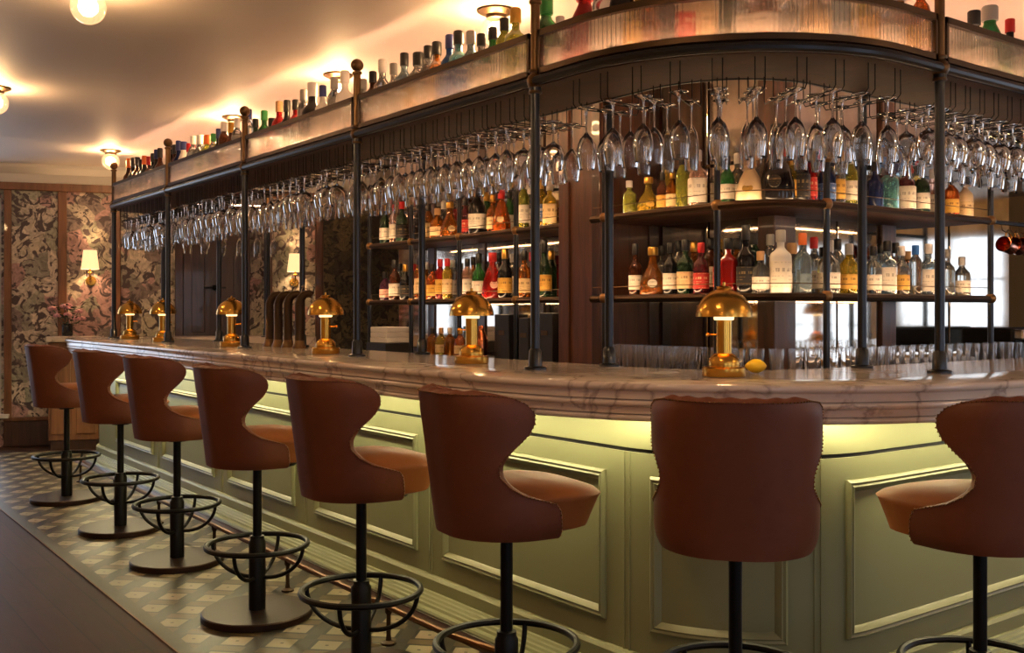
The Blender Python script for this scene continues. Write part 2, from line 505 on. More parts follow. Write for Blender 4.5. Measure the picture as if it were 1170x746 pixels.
mx2 = nt.nodes.new('ShaderNodeMixShader'); mx2.inputs[0].default_value = 0.35
nt.links.new(mxs.outputs[0], mx2.inputs[1]); nt.links.new(trn.outputs[0], mx2.inputs[2])
nt.links.new(mx2.outputs[0], nt.nodes['Material Output'].inputs[0])

# ------------------------------------------------------------------ room shell
ZC = 2.75
ROOM = [(-7.0, -7.0), (9.0, -7.0), (9.0, W0[1]+(9.0-W0[0])*WD[1]/WD[0]), (-7.0, W0[1]+(-7.0-W0[0])*WD[1]/WD[0])]
OUT = [(-7.3, -7.3), (9.3, -7.3), (9.3, ROOM[2][1]+0.3), (-7.3, ROOM[3][1]+0.3)]
struct(MB().prism(OUT, -0.12, 0.0).build('floor', M_planks, smooth=0))
struct(MB().prism(OUT, ZC, ZC+0.12).build('ceiling', M_ceil, smooth=0))

def wall_run(name, p0, p1, mat, openings=(), t=0.15, h=ZC, side=1):
    """A wall from p0 to p1, thick to its outer side, with rectangular openings (s0, s1, z0, z1)."""
    d = Vector((p1[0]-p0[0], p1[1]-p0[1])); L = d.length; d.normalize(); n = Vector((-d.y, d.x))*side
    mb = MB()
    def piece(s0, s1, z0, z1):
        if s1-s0 < 1e-4 or z1-z0 < 1e-4: return
        c = Vector(p0)+d*((s0+s1)/2)+n*(t/2)
        mb.box((c.x, c.y, (z0+z1)/2), (s1-s0, t, z1-z0), atan2(d.y, d.x))
    cur = 0.0
    for (a, b, z0, z1) in sorted(openings):
        piece(cur, a, 0, h); piece(a, b, 0, z0); piece(a, b, z1, h); cur = b
    piece(cur, L, 0, h)
    return struct(mb.build(name, mat, smooth=0))

WIN_N = [0]
def window(p0, p1, s0, s1, z0, z1, side, t=0.15, cols=2, rows=3, frame_mat=None):
    """Framed sash window with glass filling one opening; daylight enters through it."""
    frame_mat = frame_mat or M_white
    d = Vector((p1[0]-p0[0], p1[1]-p0[1])).normalized(); n = Vector((-d.y, d.x))*side; rz = atan2(d.y, d.x)
    WIN_N[0] += 1
    def P(s, off): q = Vector(p0)+d*s+n*off; return q
    mb = MB(); w = 0.07
    for (a, b, c, e) in ((s0, s0+w, z0, z1), (s1-w, s1, z0, z1), (s0+w, s1-w, z0, z0+w), (s0+w, s1-w, z1-w, z1)):
        q = P((a+b)/2, t/2); mb.box((q.x, q.y, (c+e)/2), (b-a, 0.09, e-c), rz)
    for i in range(1, cols):
        q = P(s0+(s1-s0)*i/cols, t/2); mb.box((q.x, q.y, (z0+z1)/2), (0.035, 0.05, z1-z0-0.1), rz)
    for i in range(1, rows):
        q = P((s0+s1)/2, t/2); mb.box((q.x, q.y, z0+(z1-z0)*i/rows), (s1-s0-0.1, 0.045, 0.03), rz)
    o = struct(mb.build('window_%d' % WIN_N[0], frame_mat, bevel=0.004))
    q = P((s0+s1)/2, t/2)
    g = MB().box((q.x, q.y, (z0+z1)/2), (s1-s0-0.12, 0.006, z1-z0-0.12), rz).build('window_pane', M_pane, o, smooth=0)
    sl = P((s0+s1)/2, -0.03); MB().box((sl.x, sl.y, z0-0.02), (s1-s0+0.16, 0.14, 0.04), rz).build('window_sill', frame_mat, o, bevel=0.006)
    L = bpy.data.lights.new('daylight_portal', 'AREA'); L.shape = 'RECTANGLE'; L.size = s1-s0; L.size_y = z1-z0; L.cycles.is_portal = True
    lo = bpy.data.objects.new('daylight_portal', L); COL.objects.link(lo)
    q = P((s0+s1)/2, t+0.03); lo.location = (q.x, q.y, (z0+z1)/2)
    lo.rotation_euler = Vector((-n.x, -n.y, 0)).to_track_quat('-Z', 'Y').to_euler()
    return o

FARL, FARR = ROOM[3], ROOM[2]
s_left = wall_s(4)                         # the far window's inner edge
soff = (Vector(FARL)-Vector(W0)).dot(Vector(WD))   # s of the far wall's left end
def fs(s): return s-soff
far_op = (fs(s_left-1.75), fs(s_left-0.02), 0.32, 2.42)
wall_run('wall_far', FARL, FARR, M_paper, [far_op], side=1)
window(FARL, FARR, far_op[0], far_op[1], far_op[2], far_op[3], 1, cols=3, rows=3)
ops_r = [(0.6, 2.2, 0.5, 2.35), (2.6, 4.2, 0.5, 2.35), (4.6, 6.2, 0.5, 2.35)]
wall_run('wall_right', (9.0, -7.0), ROOM[2], M_plaster, ops_r, side=-1)
for a in ops_r: window((9.0, -7.0), ROOM[2], *a, -1)
ops_l = []
wall_run('wall_left', (-7.0, -7.0), ROOM[3], M_plaster, ops_l, side=1)
for a in ops_l: window((-7.0, -7.0), ROOM[3], *a, 1)
ops_b = [(1.2, 2.9, 0.5, 2.35), (4.9, 6.6, 0.5, 2.35), (8.4, 10.1, 0.5, 2.35)]
wall_run('wall_back', (-7.0, -7.0), (9.0, -7.0), M_plaster, ops_b, side=-1)
for a in ops_b: window((-7.0, -7.0), (9.0, -7.0), *a, -1)

TRIM_N = [0]
def wall_strip(s0, s1, z0, z1, thick, mat, name=None, bevel=0.006):
    TRIM_N[0] += 0 if name else 1
    q = wallp((s0+s1)/2, thick/2)
    return struct(MB().box((q[0], q[1], (z0+z1)/2), (s1-s0, thick, z1-z0), WRZ).build(name or 'trim_%d' % TRIM_N[0], mat, smooth=0, bevel=bevel))
SL, SR = soff+0.02, soff+(Vector(FARR)-Vector(FARL)).length-0.02
# cornice: a stepped cove
TRIM_N[0] += 1
mb = MB(); R = []
for s in (SL, SR):
    R.append([(*wallp(s, o), z) for (o, z) in ((0, 2.575), (0.03, 2.575), (0.035, 2.60), (0.035, 2.66), (0.06, 2.675), (0.10, 2.72), (0.11, 2.749), (0, 2.749))])
struct(mb.rows(R).build('trim_1', M_white, smooth=20))
wall_strip(SL, SR, 2.50, 2.575, 0.045, M_woodlight)
for (a, b) in ((5, 13.5), (66.5, 76.5), (130, 138), (303, 311), (360, 369)):
    wall_strip(wall_s(a), wall_s(b), 0.27, 2.50, 0.04, M_woodlight if a < 140 else M_wood)
struct(wall_strip(wall_s(5), SR, 0.0, 0.25, 0.05, M_wooddark, 'baseboard_far'))
wall_strip(wall_s(5), SR, 0.25, 0.285, 0.07, M_woodlight)
# darker scroll-papered return behind the bottle shelves
q0, q1 = wall_s(369), wall_s(470)
q = wallp((q0+q1)/2, 0.03)
struct(MB().box((q[0], q[1], 1.39), (q1-q0, 0.05, 2.2), WRZ).build('wall_return', M_paperdark, smooth=0))
# door
d0, d1 = wall_s(200), wall_s(285)
dm = (d0+d1)/2; q = wallp(dm, 0.02)
door = struct(MB().box((q[0], q[1], 1.06), (d1-d0-0.16, 0.045, 2.12), WRZ).build('door_1', M_wooddark, smooth=0, bevel=0.004))
mb = MB()
for sgn in (-1, 1):
    for (za, zb) in ((0.2, 0.95), (1.1, 2.0)):
        c = wallp(dm+sgn*(d1-d0-0.16)/4, 0.046)
        mb.box((c[0], c[1], (za+zb)/2), ((d1-d0-0.16)/2-0.16, 0.012, zb-za), WRZ)
mb.build('door_panel', M_wooddark, door, bevel=0.005)
mb = MB()
for (a, b, z0, z1) in ((d0, d0+0.08, 0, 2.2), (d1-0.08, d1, 0, 2.2), (d0, d1, 2.12, 2.2)):
    c = wallp((a+b)/2, 0.035); mb.box((c[0], c[1], (z0+z1)/2), (b-a, 0.07, z1-z0), WRZ)
mb.build('door_frame', M_wooddark, door, bevel=0.006)
c = wallp(dm+0.02, 0.06)
mb = MB(); mb.sphere((c[0], c[1], 1.56), 0.03); c2 = wallp(dm+0.02, 0.045); mb.box((c[0], c[1], 1.56), (0.22, 0.02, 0.02), WRZ)
mb.build('door_handle', M_black, door)

# tiled apron along the bar, its dark border and brass edge
def apron(d0, d1, z, mat, name, mat_h=0.004):
    def line(d): return fillet([(4.0, -1.1-d), (-1.1-d, -1.1-d), (-1.1-d, 6.95+0.3365*(d-0.1))], [1.05+d])
    A, B = line(d0), line(d1)
    R = [[(a.x, a.y, 0.0), (a.x, a.y, z), (b.x, b.y, z), (b.x, b.y, 0.0)] for a, b in zip(A, B)]
    return struct(MB().rows(R).build(name, mat, smooth=0))
apron(0.05, 1.165, 0.004, M_tile, 'floor_tiles')
apron(1.165, 1.225, 0.005, pmat('slate_border', (74, 72, 60), 0.4, noise=0.3, nscale=30), 'floor_border')
apron(1.225, 1.233, 0.006, M_railbronze, 'floor_edge_strip')

# ------------------------------------------------------------------ the bar counter
bar = empty('bar_counter', (-1.1, 2.5, 0))
bar.location = (0, 0, 0)
tag(bar, 'long curved sage green panelled bar counter with stepped veined marble top', 'bar counter')
def bull(d, z0, z1, n=6):
    r = (z0-z1)/2; zc = (z0+z1)/2
    return [(d+r*sin(pi*k/n), zc+r*cos(pi*k/n)) for k in range(n+1)]
prof = [(-0.46, 0.957), (-0.46, 1.076), (-0.455, 1.08)]+bull(0.386, 1.08, 1.054)+[(0.384, 1.05), (0.384, 1.026)]+bull(0.372, 1.024, 1.0)+[(0.37, 0.997), (0.368, 0.976)]+bull(0.356, 0.974, 0.951)+[(0.345, 0.951), (0.335, 0.957)]
bar_sweep(MB(), prof).build('marble_top', M_marble, bar, smooth=50)
RP = 0.48                                 # the panelled front turns the corner more tightly than the marble
prof = [(-0.36, 0.0), (-0.36, 0.957), (0.12, 0.957), (0.12, 0.846), (0.112, 0.846), (0.112, 0.832), (0.12, 0.832), (0.12, 0.150),
        (0.135, 0.146), (0.145, 0.134), (0.145, 0.086), (0.155, 0.084), (0.160, 0.076), (0.172, 0.074), (0.177, 0.066), (0.189, 0.064), (0.194, 0.056), (0.206, 0.054), (0.21, 0.044), (0.235, 0.042), (0.24, 0.034), (0.24, 0.0)]
bar_sweep(MB(), prof, wing=1.85, rn=RP).build('panelled_front', M_green, bar, smooth=20)
bar_sweep(MB(), [(0.108, 0.832), (0.108, 0.846), (0.1135, 0.846), (0.1135, 0.832)], rn=RP).build('shadow_gap', M_dark, bar, smooth=0, label='black shadow gap below the lit frieze')  # black strip in the groove, its shade put into the colour
bar_sweep(MB(), [(0.225, 0.9525), (0.225, 0.9565), (0.245, 0.9565), (0.245, 0.9525)], rn=0.72).build('led_strip', M_led, bar, smooth=0, label='glowing yellow light strip under the marble')
bar_sweep(MB(), [(0.24, 0.0), (0.24, 0.022), (0.29, 0.020), (0.29, 0.0)], rn=RP).build('kick_board', M_wooddark, bar, smooth=0)
bar_sweep(MB(), [(0.24, 0.024), (0.24, 0.030), (0.252, 0.030), (0.252, 0.024)], rn=RP).build('metal_edge', M_chrome, bar, smooth=0)
PF = Path(bar_path(0.12, rn=RP))
def pt(path, s, off, z):
    p = path.at(s); t = path.tan(s); n = Vector((t.y, -t.x)); 
    # outward: away from bar interior
    if n.dot(Vector((-1, -1)) if p.y < 5.9 else Vector((-1, 0.3))) < 0: n = -n
    q = p+n*off; return (q.x, q.y, z)
def frame_mold(path, s0, s1, z0, z1):
    mb = MB()
    prf = [(0.0, 0.0), (0.0, 0.010), (0.008, 0.018), (0.016, 0.014), (0.022, 0.018), (0.034, 0.008), (0.04, 0.0)]   # (inset across, out)
    n = max(4, int((s1-s0)/0.05))
    for (zz, sg) in ((z0, 1), (z1, -1)):
        R = [[pt(path, s0+(s1-s0)*i/n+(q[0] if i == 0 else -q[0] if i == n else 0), q[1], zz+sg*q[0]) for q in prf] for i in range(n+1)]
        mb.rows(R)
    for (ss, sg) in ((s0, 1), (s1, -1)):
        R = [[pt(path, ss+sg*q[0], q[1], z) for q in prf] for z in (z0, z1)]
        R[0] = [pt(path, ss+sg*q[0], q[1], z0+q[0]) for q in prf]; R[1] = [pt(path, ss+sg*q[0], q[1], z1-q[0]) for q in prf]
        mb.rows(R)
    return mb
frames_px = [(134, 176), (187, 246), (262, 338), (361, 478), (507, 693), (744, 899), (966, 1300)]
sf = []
for (a, b) in frames_px:
    sa, sb = PF.of_px(a), PF.of_px(b)
    if sa is None or sb is None: continue
    s0, s1 = min(sa, sb), max(sa, sb)
    sf.append((s0, s1)); frame_mold(PF, s0, s1, 0.232, 0.757).build('panel_moulding', M_green, bar, smooth=20)
sf.sort()
for (a, b) in zip(sf, sf[1:]):
    m = (a[1]+b[0])/2
    for off in (-0.012, 0.012):
        R = [[pt(PF, m+off-0.004, 0, z), pt(PF, m+off-0.003, 0.004, z), pt(PF, m+off+0.003, 0.004, z), pt(PF, m+off+0.004, 0, z)] for z in (0.142, 0.832)]
        MB().rows(R).build('stile_bead', M_green, bar, smooth=0)
# foot rail
PR = Path(bar_path(0.53, rn=1.05)); sA = PR.of_y(5.55)
rail = empty('foot_rail'); tag(rail, 'thin brass foot rail on short brackets along the base of the bar', 'foot rail')
N = 90
MB().tube([(*PR.at(sA*i/N), 0.15) for i in range(N+1)], 0.012, 8).build('rail_tube', M_railbronze, rail)
e = PR.at(sA); MB().sphere((e.x, e.y, 0.15), 0.02).build('end_cap', M_railbronze, rail)
s = PR.of_px(444)-3*0.95
while s < sA:
    p = PR.at(s)
    if s > 0.1:
        mb = MB(); mb.lathe([(0.0, 0.004), (0.03, 0.004), (0.03, 0.012), (0.012, 0.02), (0.009, 0.04), (0.009, 0.12), (0.015, 0.13), (0.015, 0.15), (0, 0.152)], 10, (p.x, p.y, 0))
        mb.build('rail_bracket', M_frame, rail)
    s += 0.95

# ------------------------------------------------------------------ overhead gantry
gan = empty('overhead_gantry'); tag(gan, 'bronze pipe gantry over the bar with reeded glass gallery and glass racks', 'gantry')
GR = 0.85
def gpath(d): return bar_path(d, rn=GR, wing=1.75)
PG = Path(gpath(0.0)); PGi = Path(gpath(-0.39))
def gsweep(mb, prof): return bar_sweep(mb, prof, rn=GR, wing=1.75)
gsweep(MB(), [(0.0, 2.223), (0.0, 2.262), (-0.02, 2.262), (-0.02, 2.284), (-0.40, 2.284), (-0.40, 2.223)]).build('shelf_board', M_shelfwood, gan, smooth=20)
gsweep(MB(), [(-0.385, 2.2845), (-0.385, 2.290), (-0.37, 2.290), (-0.37, 2.2845)]).build('led_strip', M_gled, gan, smooth=0, label='amber light strip along the gantry shelf')
gsweep(MB(), [(-0.030, 2.2845), (-0.030, 2.2875), (-0.020, 2.2875), (-0.020, 2.2845)]).build('led_strip', emat('gallery_led', C_AMBER, 48.0), gan, smooth=0, label='warm light strip behind the reeded glass')
def gtube(d, z, r, n=10):
    P = gpath(d); return MB().tube([(p.x, p.y, z) for p in P], r, n)
gtube(0.012, 2.243, 0.019).build('outer_pipe', M_steel, gan)
gtube(-0.40, 2.235, 0.017).build('inner_pipe', M_steel, gan)
outer_y = [0.0, 1.525, 3.05, 4.575, 6.1]
outer = [(PG.of_y(y)) for y in outer_y]
outer_s = [PG.of_x(3.05), PG.of_x(1.525), PG.of_x(0.0)]+outer+[PG.L-0.25]
def post(p, z0, z1, finial, mats=(None, None), r=0.0185):
    po = MB().lathe([(0, z0), (0.046, z0), (0.046, z0+0.008), (0.028, z0+0.014), (0.026, z0+0.075), (r, z0+0.085), (r, 2.20), (0.025, 2.205), (0.025, 2.222)], 16, (p[0], p[1], 0)).build('post', M_steel, gan)
    mb = MB()
    mb.sphere((p[0], p[1], 2.245), 0.036, 16, 10)
    for zz in (2.20, 2.285): mb.lathe([(0.0, zz-0.006), (0.026, zz-0.006), (0.028, zz), (0.026, zz+0.006), (0, zz+0.006)], 14, (p[0], p[1], 0))
    if finial:
        mb.lathe([(0.0, 2.27), (0.019, 2.27), (0.019, 2.555), (0.026, 2.56), (0.026, 2.57), (0.014, 2.575), (0.012, 2.585), (0, 2.585)], 14, (p[0], p[1], 0))
        mb.sphere((p[0], p[1], 2.606), 0.034, 16, 10)
    mb.build('ball_joint', M_bronze, po, label='bronze ball joint and finial')
    return po
for s in outer_s:
    p = PG.at(s); post((p.x, p.y), 1.08, 2.62, True)
for (x, y) in ((3.0, -0.72), (1.50, -0.72), (0.06, -0.72), (-0.70, 0.0), (-0.70, 1.525), (-0.70, 3.05), (-0.70, 4.575)):
    post((x, y), 1.08, 2.25, False)
p = Path(gpath(-0.39)).at(PGi.L-0.3); post((p.x, p.y), 1.08, 2.25, False)
p = Path(gpath(-0.39)).at(PGi.L-1.2); post((p.x, p.y), 1.08, 2.25, False)
# reeded glass gallery, one framed panel per bay
bays = [(0.0, outer_s[0])]+list(zip(outer_s, outer_s[1:]))
for bi, (a, b) in enumerate(bays):
    a2, b2 = a+0.03, b-0.03
    rib = 0.02; n = int((b2-a2)/rib)*6
    R = []
    for i in range(n+1):
        s = a2+(b2-a2)*i/n; f = 0.005*abs(sin(pi*i/6))
        R.append([pt(PG, s, 0.0+f, 2.285), pt(PG, s, 0.0+f, 2.424), pt(PG, s, -0.005, 2.424), pt(PG, s, -0.005, 2.285)])
    g = MB().rows(R).build('glass_panel', M_ribbed, gan, smooth=60)
    mb = MB(); m = max(2, int((b2-a2)/0.06))
    for (z0, z1) in ((2.27, 2.292), (2.420, 2.445)):
        mb.rows([[pt(PG, a2+(b2-a2)*i/m, 0.012, z0), pt(PG, a2+(b2-a2)*i/m, 0.012, z1), pt(PG, a2+(b2-a2)*i/m, -0.014, z1), pt(PG, a2+(b2-a2)*i/m, -0.014, z0)] for i in range(m+1)])
    for s in (a2, b2-0.014):
        mb.rows([[pt(PG, s+q, 0.012, z) for q in (0, 0.014)]+[pt(PG, s+q, -0.014, z) for q in (0.014, 0)] for z in (2.27, 2.445)])
    mb.build('panel_frame', M_frame, g, smooth=20)
# wire racks and hanging glasses
def stem_glass(name, prof):
    return MB().lathe(prof, 18).mesh(name, 60)
# profiles hang upside down: foot at z = 0, bowl rim lowest
G_tulip = stem_glass('wine_glass', [(0, 0.004), (0.034, 0.002), (0.036, 0.0), (0.034, -0.002), (0.012, -0.006), (0.0042, -0.016), (0.0036, -0.05), (0.0038, -0.098), (0.010, -0.108), (0.026, -0.125), (0.036, -0.150), (0.0395, -0.175), (0.037, -0.205), (0.031, -0.245), (0.0297, -0.245), (0.0355, -0.205), (0.038, -0.175), (0.0345, -0.151), (0.025, -0.127), (0.008, -0.111), (0, -0.109)])
G_bowl = stem_glass('wine_glass', [(0, 0.004), (0.036, 0.002), (0.038, 0.0), (0.036, -0.002), (0.012, -0.006), (0.0042, -0.016), (0.0036, -0.05), (0.004, -0.082), (0.012, -0.09), (0.034, -0.104), (0.046, -0.126), (0.0485, -0.150), (0.046, -0.178), (0.039, -0.205), (0.0378, -0.205), (0.0445, -0.178), (0.047, -0.150), (0.0445, -0.127), (0.033, -0.106), (0.009, -0.093), (0, -0.091)])
G_flute = stem_glass('wine_glass', [(0, 0.004), (0.031, 0.002), (0.033, 0.0), (0.031, -0.002), (0.011, -0.006), (0.0042, -0.016), (0.0036, -0.05), (0.0038, -0.085), (0.010, -0.098), (0.022, -0.120), (0.0275, -0.15), (0.029, -0.19), (0.027, -0.235), (0.024, -0.265), (0.0229, -0.265), (0.0257, -0.235), (0.0277, -0.19), (0.0262, -0.151), (0.0208, -0.122), (0.008, -0.101), (0, -0.099)])
for g in (G_tulip, G_bowl, G_flute): g.materials.append(M_glassware)
rk = MB()
for x in (-0.018, 0.018):
    rk.tube([(x, 0.345, 2.225), (x, 0.345, 2.13), (x, 0.335, 2.115), (x, 0.045, 2.115), (x, 0.03, 2.13), (x, 0.03, 2.225)], 0.0023, 6)
rack_me = rk.mesh('glass_rack', 60); rack_me.materials.append(M_black)
baynames = ['rightmost bay', 'bay far right', 'bay right of the curved corner', 'curved corner bay', 'bay just left of the corner', 'third bay from the far end', 'second bay from the far end', 'bay nearest the far end', 'oblique bay behind the end post', 'far wing behind']
rownames = ('outer', 'middle', 'inner')
def bay_of(s):
    for i, (a, b) in enumerate(bays):
        if a <= s < b: return i
    return len(bays)
PGm = Path(gpath(-0.02))
kmap = len(PG.p)
chan = []
s = outer_s[1]+0.35
while s < PG.L-0.06:
    b = bay_of(s); near = b == 3
    if min(abs(s-q) for q in outer_s) > 0.045: chan.append(s)
    s += 0.16 if near else (0.11 if b == 2 else 0.102 if b < 8 else 0.16)
ng = 0
for s in chan:
    p = PG.at(s); t = PG.tan(s)
    n = Vector(pt(PG, s, -1.0, 0)[:2])-p          # inward
    rz = atan2(n.y, n.x)-pi/2
    r_ = bpy.data.objects.new('glass_rack', rack_me); COL.objects.link(r_); r_.parent = gan
    r_.location = (p.x+n.x*0.02, p.y+n.y*0.02, 0); r_.rotation_euler = (0, 0, rz)
    b = bay_of(s)
    far = b >= 8
    kinds = {2: (G_bowl, G_bowl, G_tulip), 3: (G_tulip, G_tulip, G_flute), 4: (G_tulip, G_bowl, G_tulip)}.get(b, (G_tulip, G_tulip, G_flute) if int(s*1.3) % 2 else (G_bowl, G_tulip, G_tulip))
    for k, dd in enumerate((0.10, 0.195, 0.29)):
        if far and k == 1: continue
        me = kinds[k]
        if b == 3 and random.random() < 0.10: continue
        if b != 3 and random.random() < 0.06: continue
        o = bpy.data.objects.new('wine_glass', me); COL.objects.link(o)
        j = random.uniform(-0.012, 0.012)
        o.location = (p.x+n.x*(dd+j), p.y+n.y*(dd+j), 2.1205); o.rotation_euler = (random.uniform(-.02, .02), random.uniform(-.02, .02), random.uniform(0, 6))
        nm = {id(G_bowl): 'round-bowled wine glass', id(G_tulip): 'tulip wine glass', id(G_flute): 'tall flute glass'}[id(me)]
        tag(o, 'clear %s hanging upside down, %s row, %s' % (nm, rownames[k], baynames[b]), 'wine glass', 'glasses hanging from the gantry racks')
        ng += 1
print('glasses', ng, 'racks', len(chan))

# ------------------------------------------------------------------ back bar: core with mirrors, column, counter
bb = empty('back_bar'); tag(bb, 'dark walnut back bar block with mirror panels and wooden columns behind the shelves', 'back bar')
MB().prism([(0.74, 0.29), (3.2, 0.29), (3.2, 4.25), (0.74, 4.25)], 0.0, 2.749).build('carcass', M_wooddark, bb, smooth=0)
def bbox(name, x0, x1, y0, y1, z0, z1, mat, bevel=0.005, parent=None, label=None):
    return MB().box(((x0+x1)/2, (y0+y1)/2, (z0+z1)/2), (x1-x0, y1-y0, z1-z0)).build(name, mat, parent or bb, smooth=0, bevel=bevel, label=label)
# mirrors facing the long side
for (a, b) in ((0.36, 0.72), (0.735, 1.095), (1.62, 2.22), (2.32, 2.92), (3.02, 3.62), (3.72, 4.20)):
    for (z0, z1) in ((1.02, 2.13), (2.145, 2.745)):
        bbox('mirror_panel', 0.712, 0.738, a, b, z0, z1, M_mirror, 0.004)
for (a, b) in ((0.87, 1.25), (1.265, 1.65), (1.80, 2.40), (2.42, 3.15)):
    for (z0, z1) in ((1.02, 2.13), (2.145, 2.745)):
        bbox('mirror_panel', a, b, 0.262, 0.288, z0, z1, M_mirror, 0.004)
for y in (2.27, 2.97, 3.67): bbox('mirror_stile', 0.70, 0.74, y-0.05, y+0.05, 1.0, 2.745, M_wooddark)
bbox('mirror_stile', 0.70, 0.74, 1.49, 1.62, 1.0, 2.745, M_wooddark)
bbox('corner_column', 0.68, 0.86, 0.235, 0.35, 1.0, 2.745, M_wood, 0.008)
bbox('mirror_stile', 1.66, 1.80, 0.24, 0.29, 1.0, 2.745, M_wood)
mb = MB()
for y in (0.728,):
    for z in (2.137, 1.55): mb.lathe([(0, 0.012), (0.012, 0.008), (0.016, 0.0)], 12, (0.711, y, z), Matrix.Rotation(-pi/2, 3, 'Y'))
for x in (1.257,):
    for z in (2.137, 1.55): mb.lathe([(0, 0.012), (0.012, 0.008), (0.016, 0.0)], 12, (x, 0.261, z), Matrix.Rotation(pi/2, 3, 'X'))
mb.build('mirror_rosette', M_bronze, bb)
# wooden pier between the two shelf units
pier = bbox('pier', 0.25, 0.74, 1.12, 1.49, 0.0, 2.745, M_wood, 0.008)
bbox('pier_stile', 0.236, 0.25, 1.12, 1.19, 0.0, 2.74, M_wooddark, 0.004, pier); bbox('pier_stile', 0.236, 0.25, 1.40, 1.49, 0.0, 2.74, M_wood, 0.004, pier)
bbox('pier_stile', 0.26, 0.33, 1.108, 1.12, 0.0, 2.74, M_wooddark, 0.004, pier); bbox('pier_stile', 0.62, 0.70, 1.108, 1.12, 0.0, 2.74, M_wooddark, 0.004, pier)
# back counter
def corner_line(dx, y_top, x_end, r=0.38):
    """Plan line of the corner shelves, offset dx outward."""
    return fillet([(x_end, -0.20-dx), (0.15-dx, -0.20-dx), (0.15-dx, y_top)], [r+dx], 8, 14)
def corner_slab(dx, z0, z1, y_top=1.10, x_end=3.0):
    L = corner_line(dx, y_top, x_end)
    return MB().prism([(p.x, p.y) for p in L]+[(0.712, y_top), (0.712, 0.262), (x_end, 0.262)], z0, z1)
corner_slab(0.10, 0.955, 0.995).build('counter_slab', pmat('dark_stone', (52, 44, 40), 0.25), bb, smooth=0)
corner_slab(0.04, 0.0, 0.954).build('base_cupboard', M_wooddark, bb, smooth=0)
MB().prism([(0.10, 1.50), (0.10, 4.2), (0.70, 4.2), (0.70, 1.50)], 0.955, 0.995).build('counter_slab', MATS['dark_stone'], bb, smooth=0)
MB().prism([(0.16, 1.50), (0.16, 4.18), (0.70, 4.18), (0.70, 1.50)], 0.0, 0.954).build('base_cupboard', M_wooddark, bb, smooth=0)

# shelf units
ZL, ZU = 1.395, 1.842
def shelf_unit(name, label, lines, slabfn, posts, gallery=True):
    u = empty(name); tag(u, label, 'bottle shelf')
    for z in (ZL, ZU):
        L = lines(0.0)
        b = slabfn(z).build('shelf_board', M_shelfwood, u, smooth=0)
        MB().tube([(p.x, p.y, z-0.010) for p in L], 0.0200, 8).build('front_pipe', M_frame, u)
        g = lines(-0.012)
        MB().tube([(p.x, p.y, z+0.055) for p in g], 0.0025, 6).build('gallery_wire', M_bronze, u)
        gi = lines(-0.026); go = lines(-0.018)
        MB().rows([[(a.x, a.y, z+0.0005), (a.x, a.y, z+0.006), (c.x, c.y, z+0.006), (c.x, c.y, z+0.0005)] for a, c in zip(go, gi)]).build('led_strip', M_sled, u, smooth=0)
        MB().rows([[(a.x, a.y, z-0.0225), (a.x, a.y, z-0.0202), (c.x, c.y, z-0.0202), (c.x, c.y, z-0.0225)] for a, c in zip(go, gi)]).build('led_strip', M_sled, u, smooth=0)
    for (x, y, zt, ball) in posts:
        p = MB().lathe([(0, 0.995), (0.03, 0.995), (0.03, 1.003), (0.0165, 1.01), (0.0165, zt), (0, zt)], 12, (x, y, 0)).build('post', M_steel, u)
        for z in (ZL-0.006, ZU-0.006)+((zt+0.012,) if ball else ()):
            MB().sphere((x, y, z), 0.031, 16, 10).build('ball_joint', M_joint, p)
    return u
def cs(z): return corner_slab(-0.012, z-0.02, z, 1.095, 2.07)
cu = shelf_unit('corner_bottle_shelf', 'curved two-tier bronze pipe bottle shelf at the back bar corner', lambda d: corner_line(d, 1.09, 2.07), cs,
                [(0.15, 0.98, 2.12, True), (0.155, 0.16, 2.15, True), (0.53, -0.20, 2.05, True), (2.05, -0.20, 2.10, True)])
def ls(z): return MB().prism([(0.312, 1.50), (0.312, 3.97), (0.70, 3.97), (0.70, 1.50)], z-0.02, z)
lu = shelf_unit('straight_bottle_shelf', 'straight two-tier bronze pipe bottle shelf left of the wooden pier', lambda d: [Vector((0.30-d, 1.50+(3.98-1.50)*i/6)) for i in range(7)], ls,
                [(0.30, 2.0, 2.12, True), (0.30, 2.66, 2.12, True), (0.30, 3.31, 2.12, True), (0.30, 3.95, 2.12, True)])

# ------------------------------------------------------------------ bottles
def bprof(kind):
    if kind == 'round':   return [(0, 0), (.036, 0), (.038, .006), (.038, .165), (.034, .188), (.018, .212), (.0135, .222), (.0135, .275), (.016, .277), (.016, .288), (0, .288)]
    if kind == 'wine':    return [(0, 0), (.035, 0), (.037, .006), (.037, .175), (.033, .195), (.018, .222), (.0142, .24), (.014, .305), (.016, .307), (.016, .318), (0, .318)]
    if kind == 'slim':    return [(0, 0), (.029, 0), (.031, .006), (.031, .205), (.026, .228), (.0145, .25), (.0135, .29), (.016, .292), (.016, .30), (0, .30)]
    if kind == 'squat':   return [(0, 0), (.044, 0), (.047, .008), (.047, .115), (.042, .14), (.02, .165), (.015, .175), (.015, .205), (.018, .207), (.018, .215), (0, .215)]
    if kind == 'decanter': return [(0, 0), (.05, 0), (.056, .02), (.054, .06), (.042, .10), (.024, .135), (.016, .16), (.0155, .20), (.02, .205), (.02, .212), (0, .212)]
    if kind == 'bell':    return [(0, 0), (.05, 0), (.053, .008), (.053, .05), (.047, .09), (.034, .135), (.022, .165), (.016, .18), (.016, .21), (.019, .212), (.019, .22), (0, .22)]
    if kind == 'square':  return None
BH = {'round': .288, 'wine': .318, 'slim': .30, 'squat': .215, 'decanter': .212, 'bell': .22, 'square': .265}
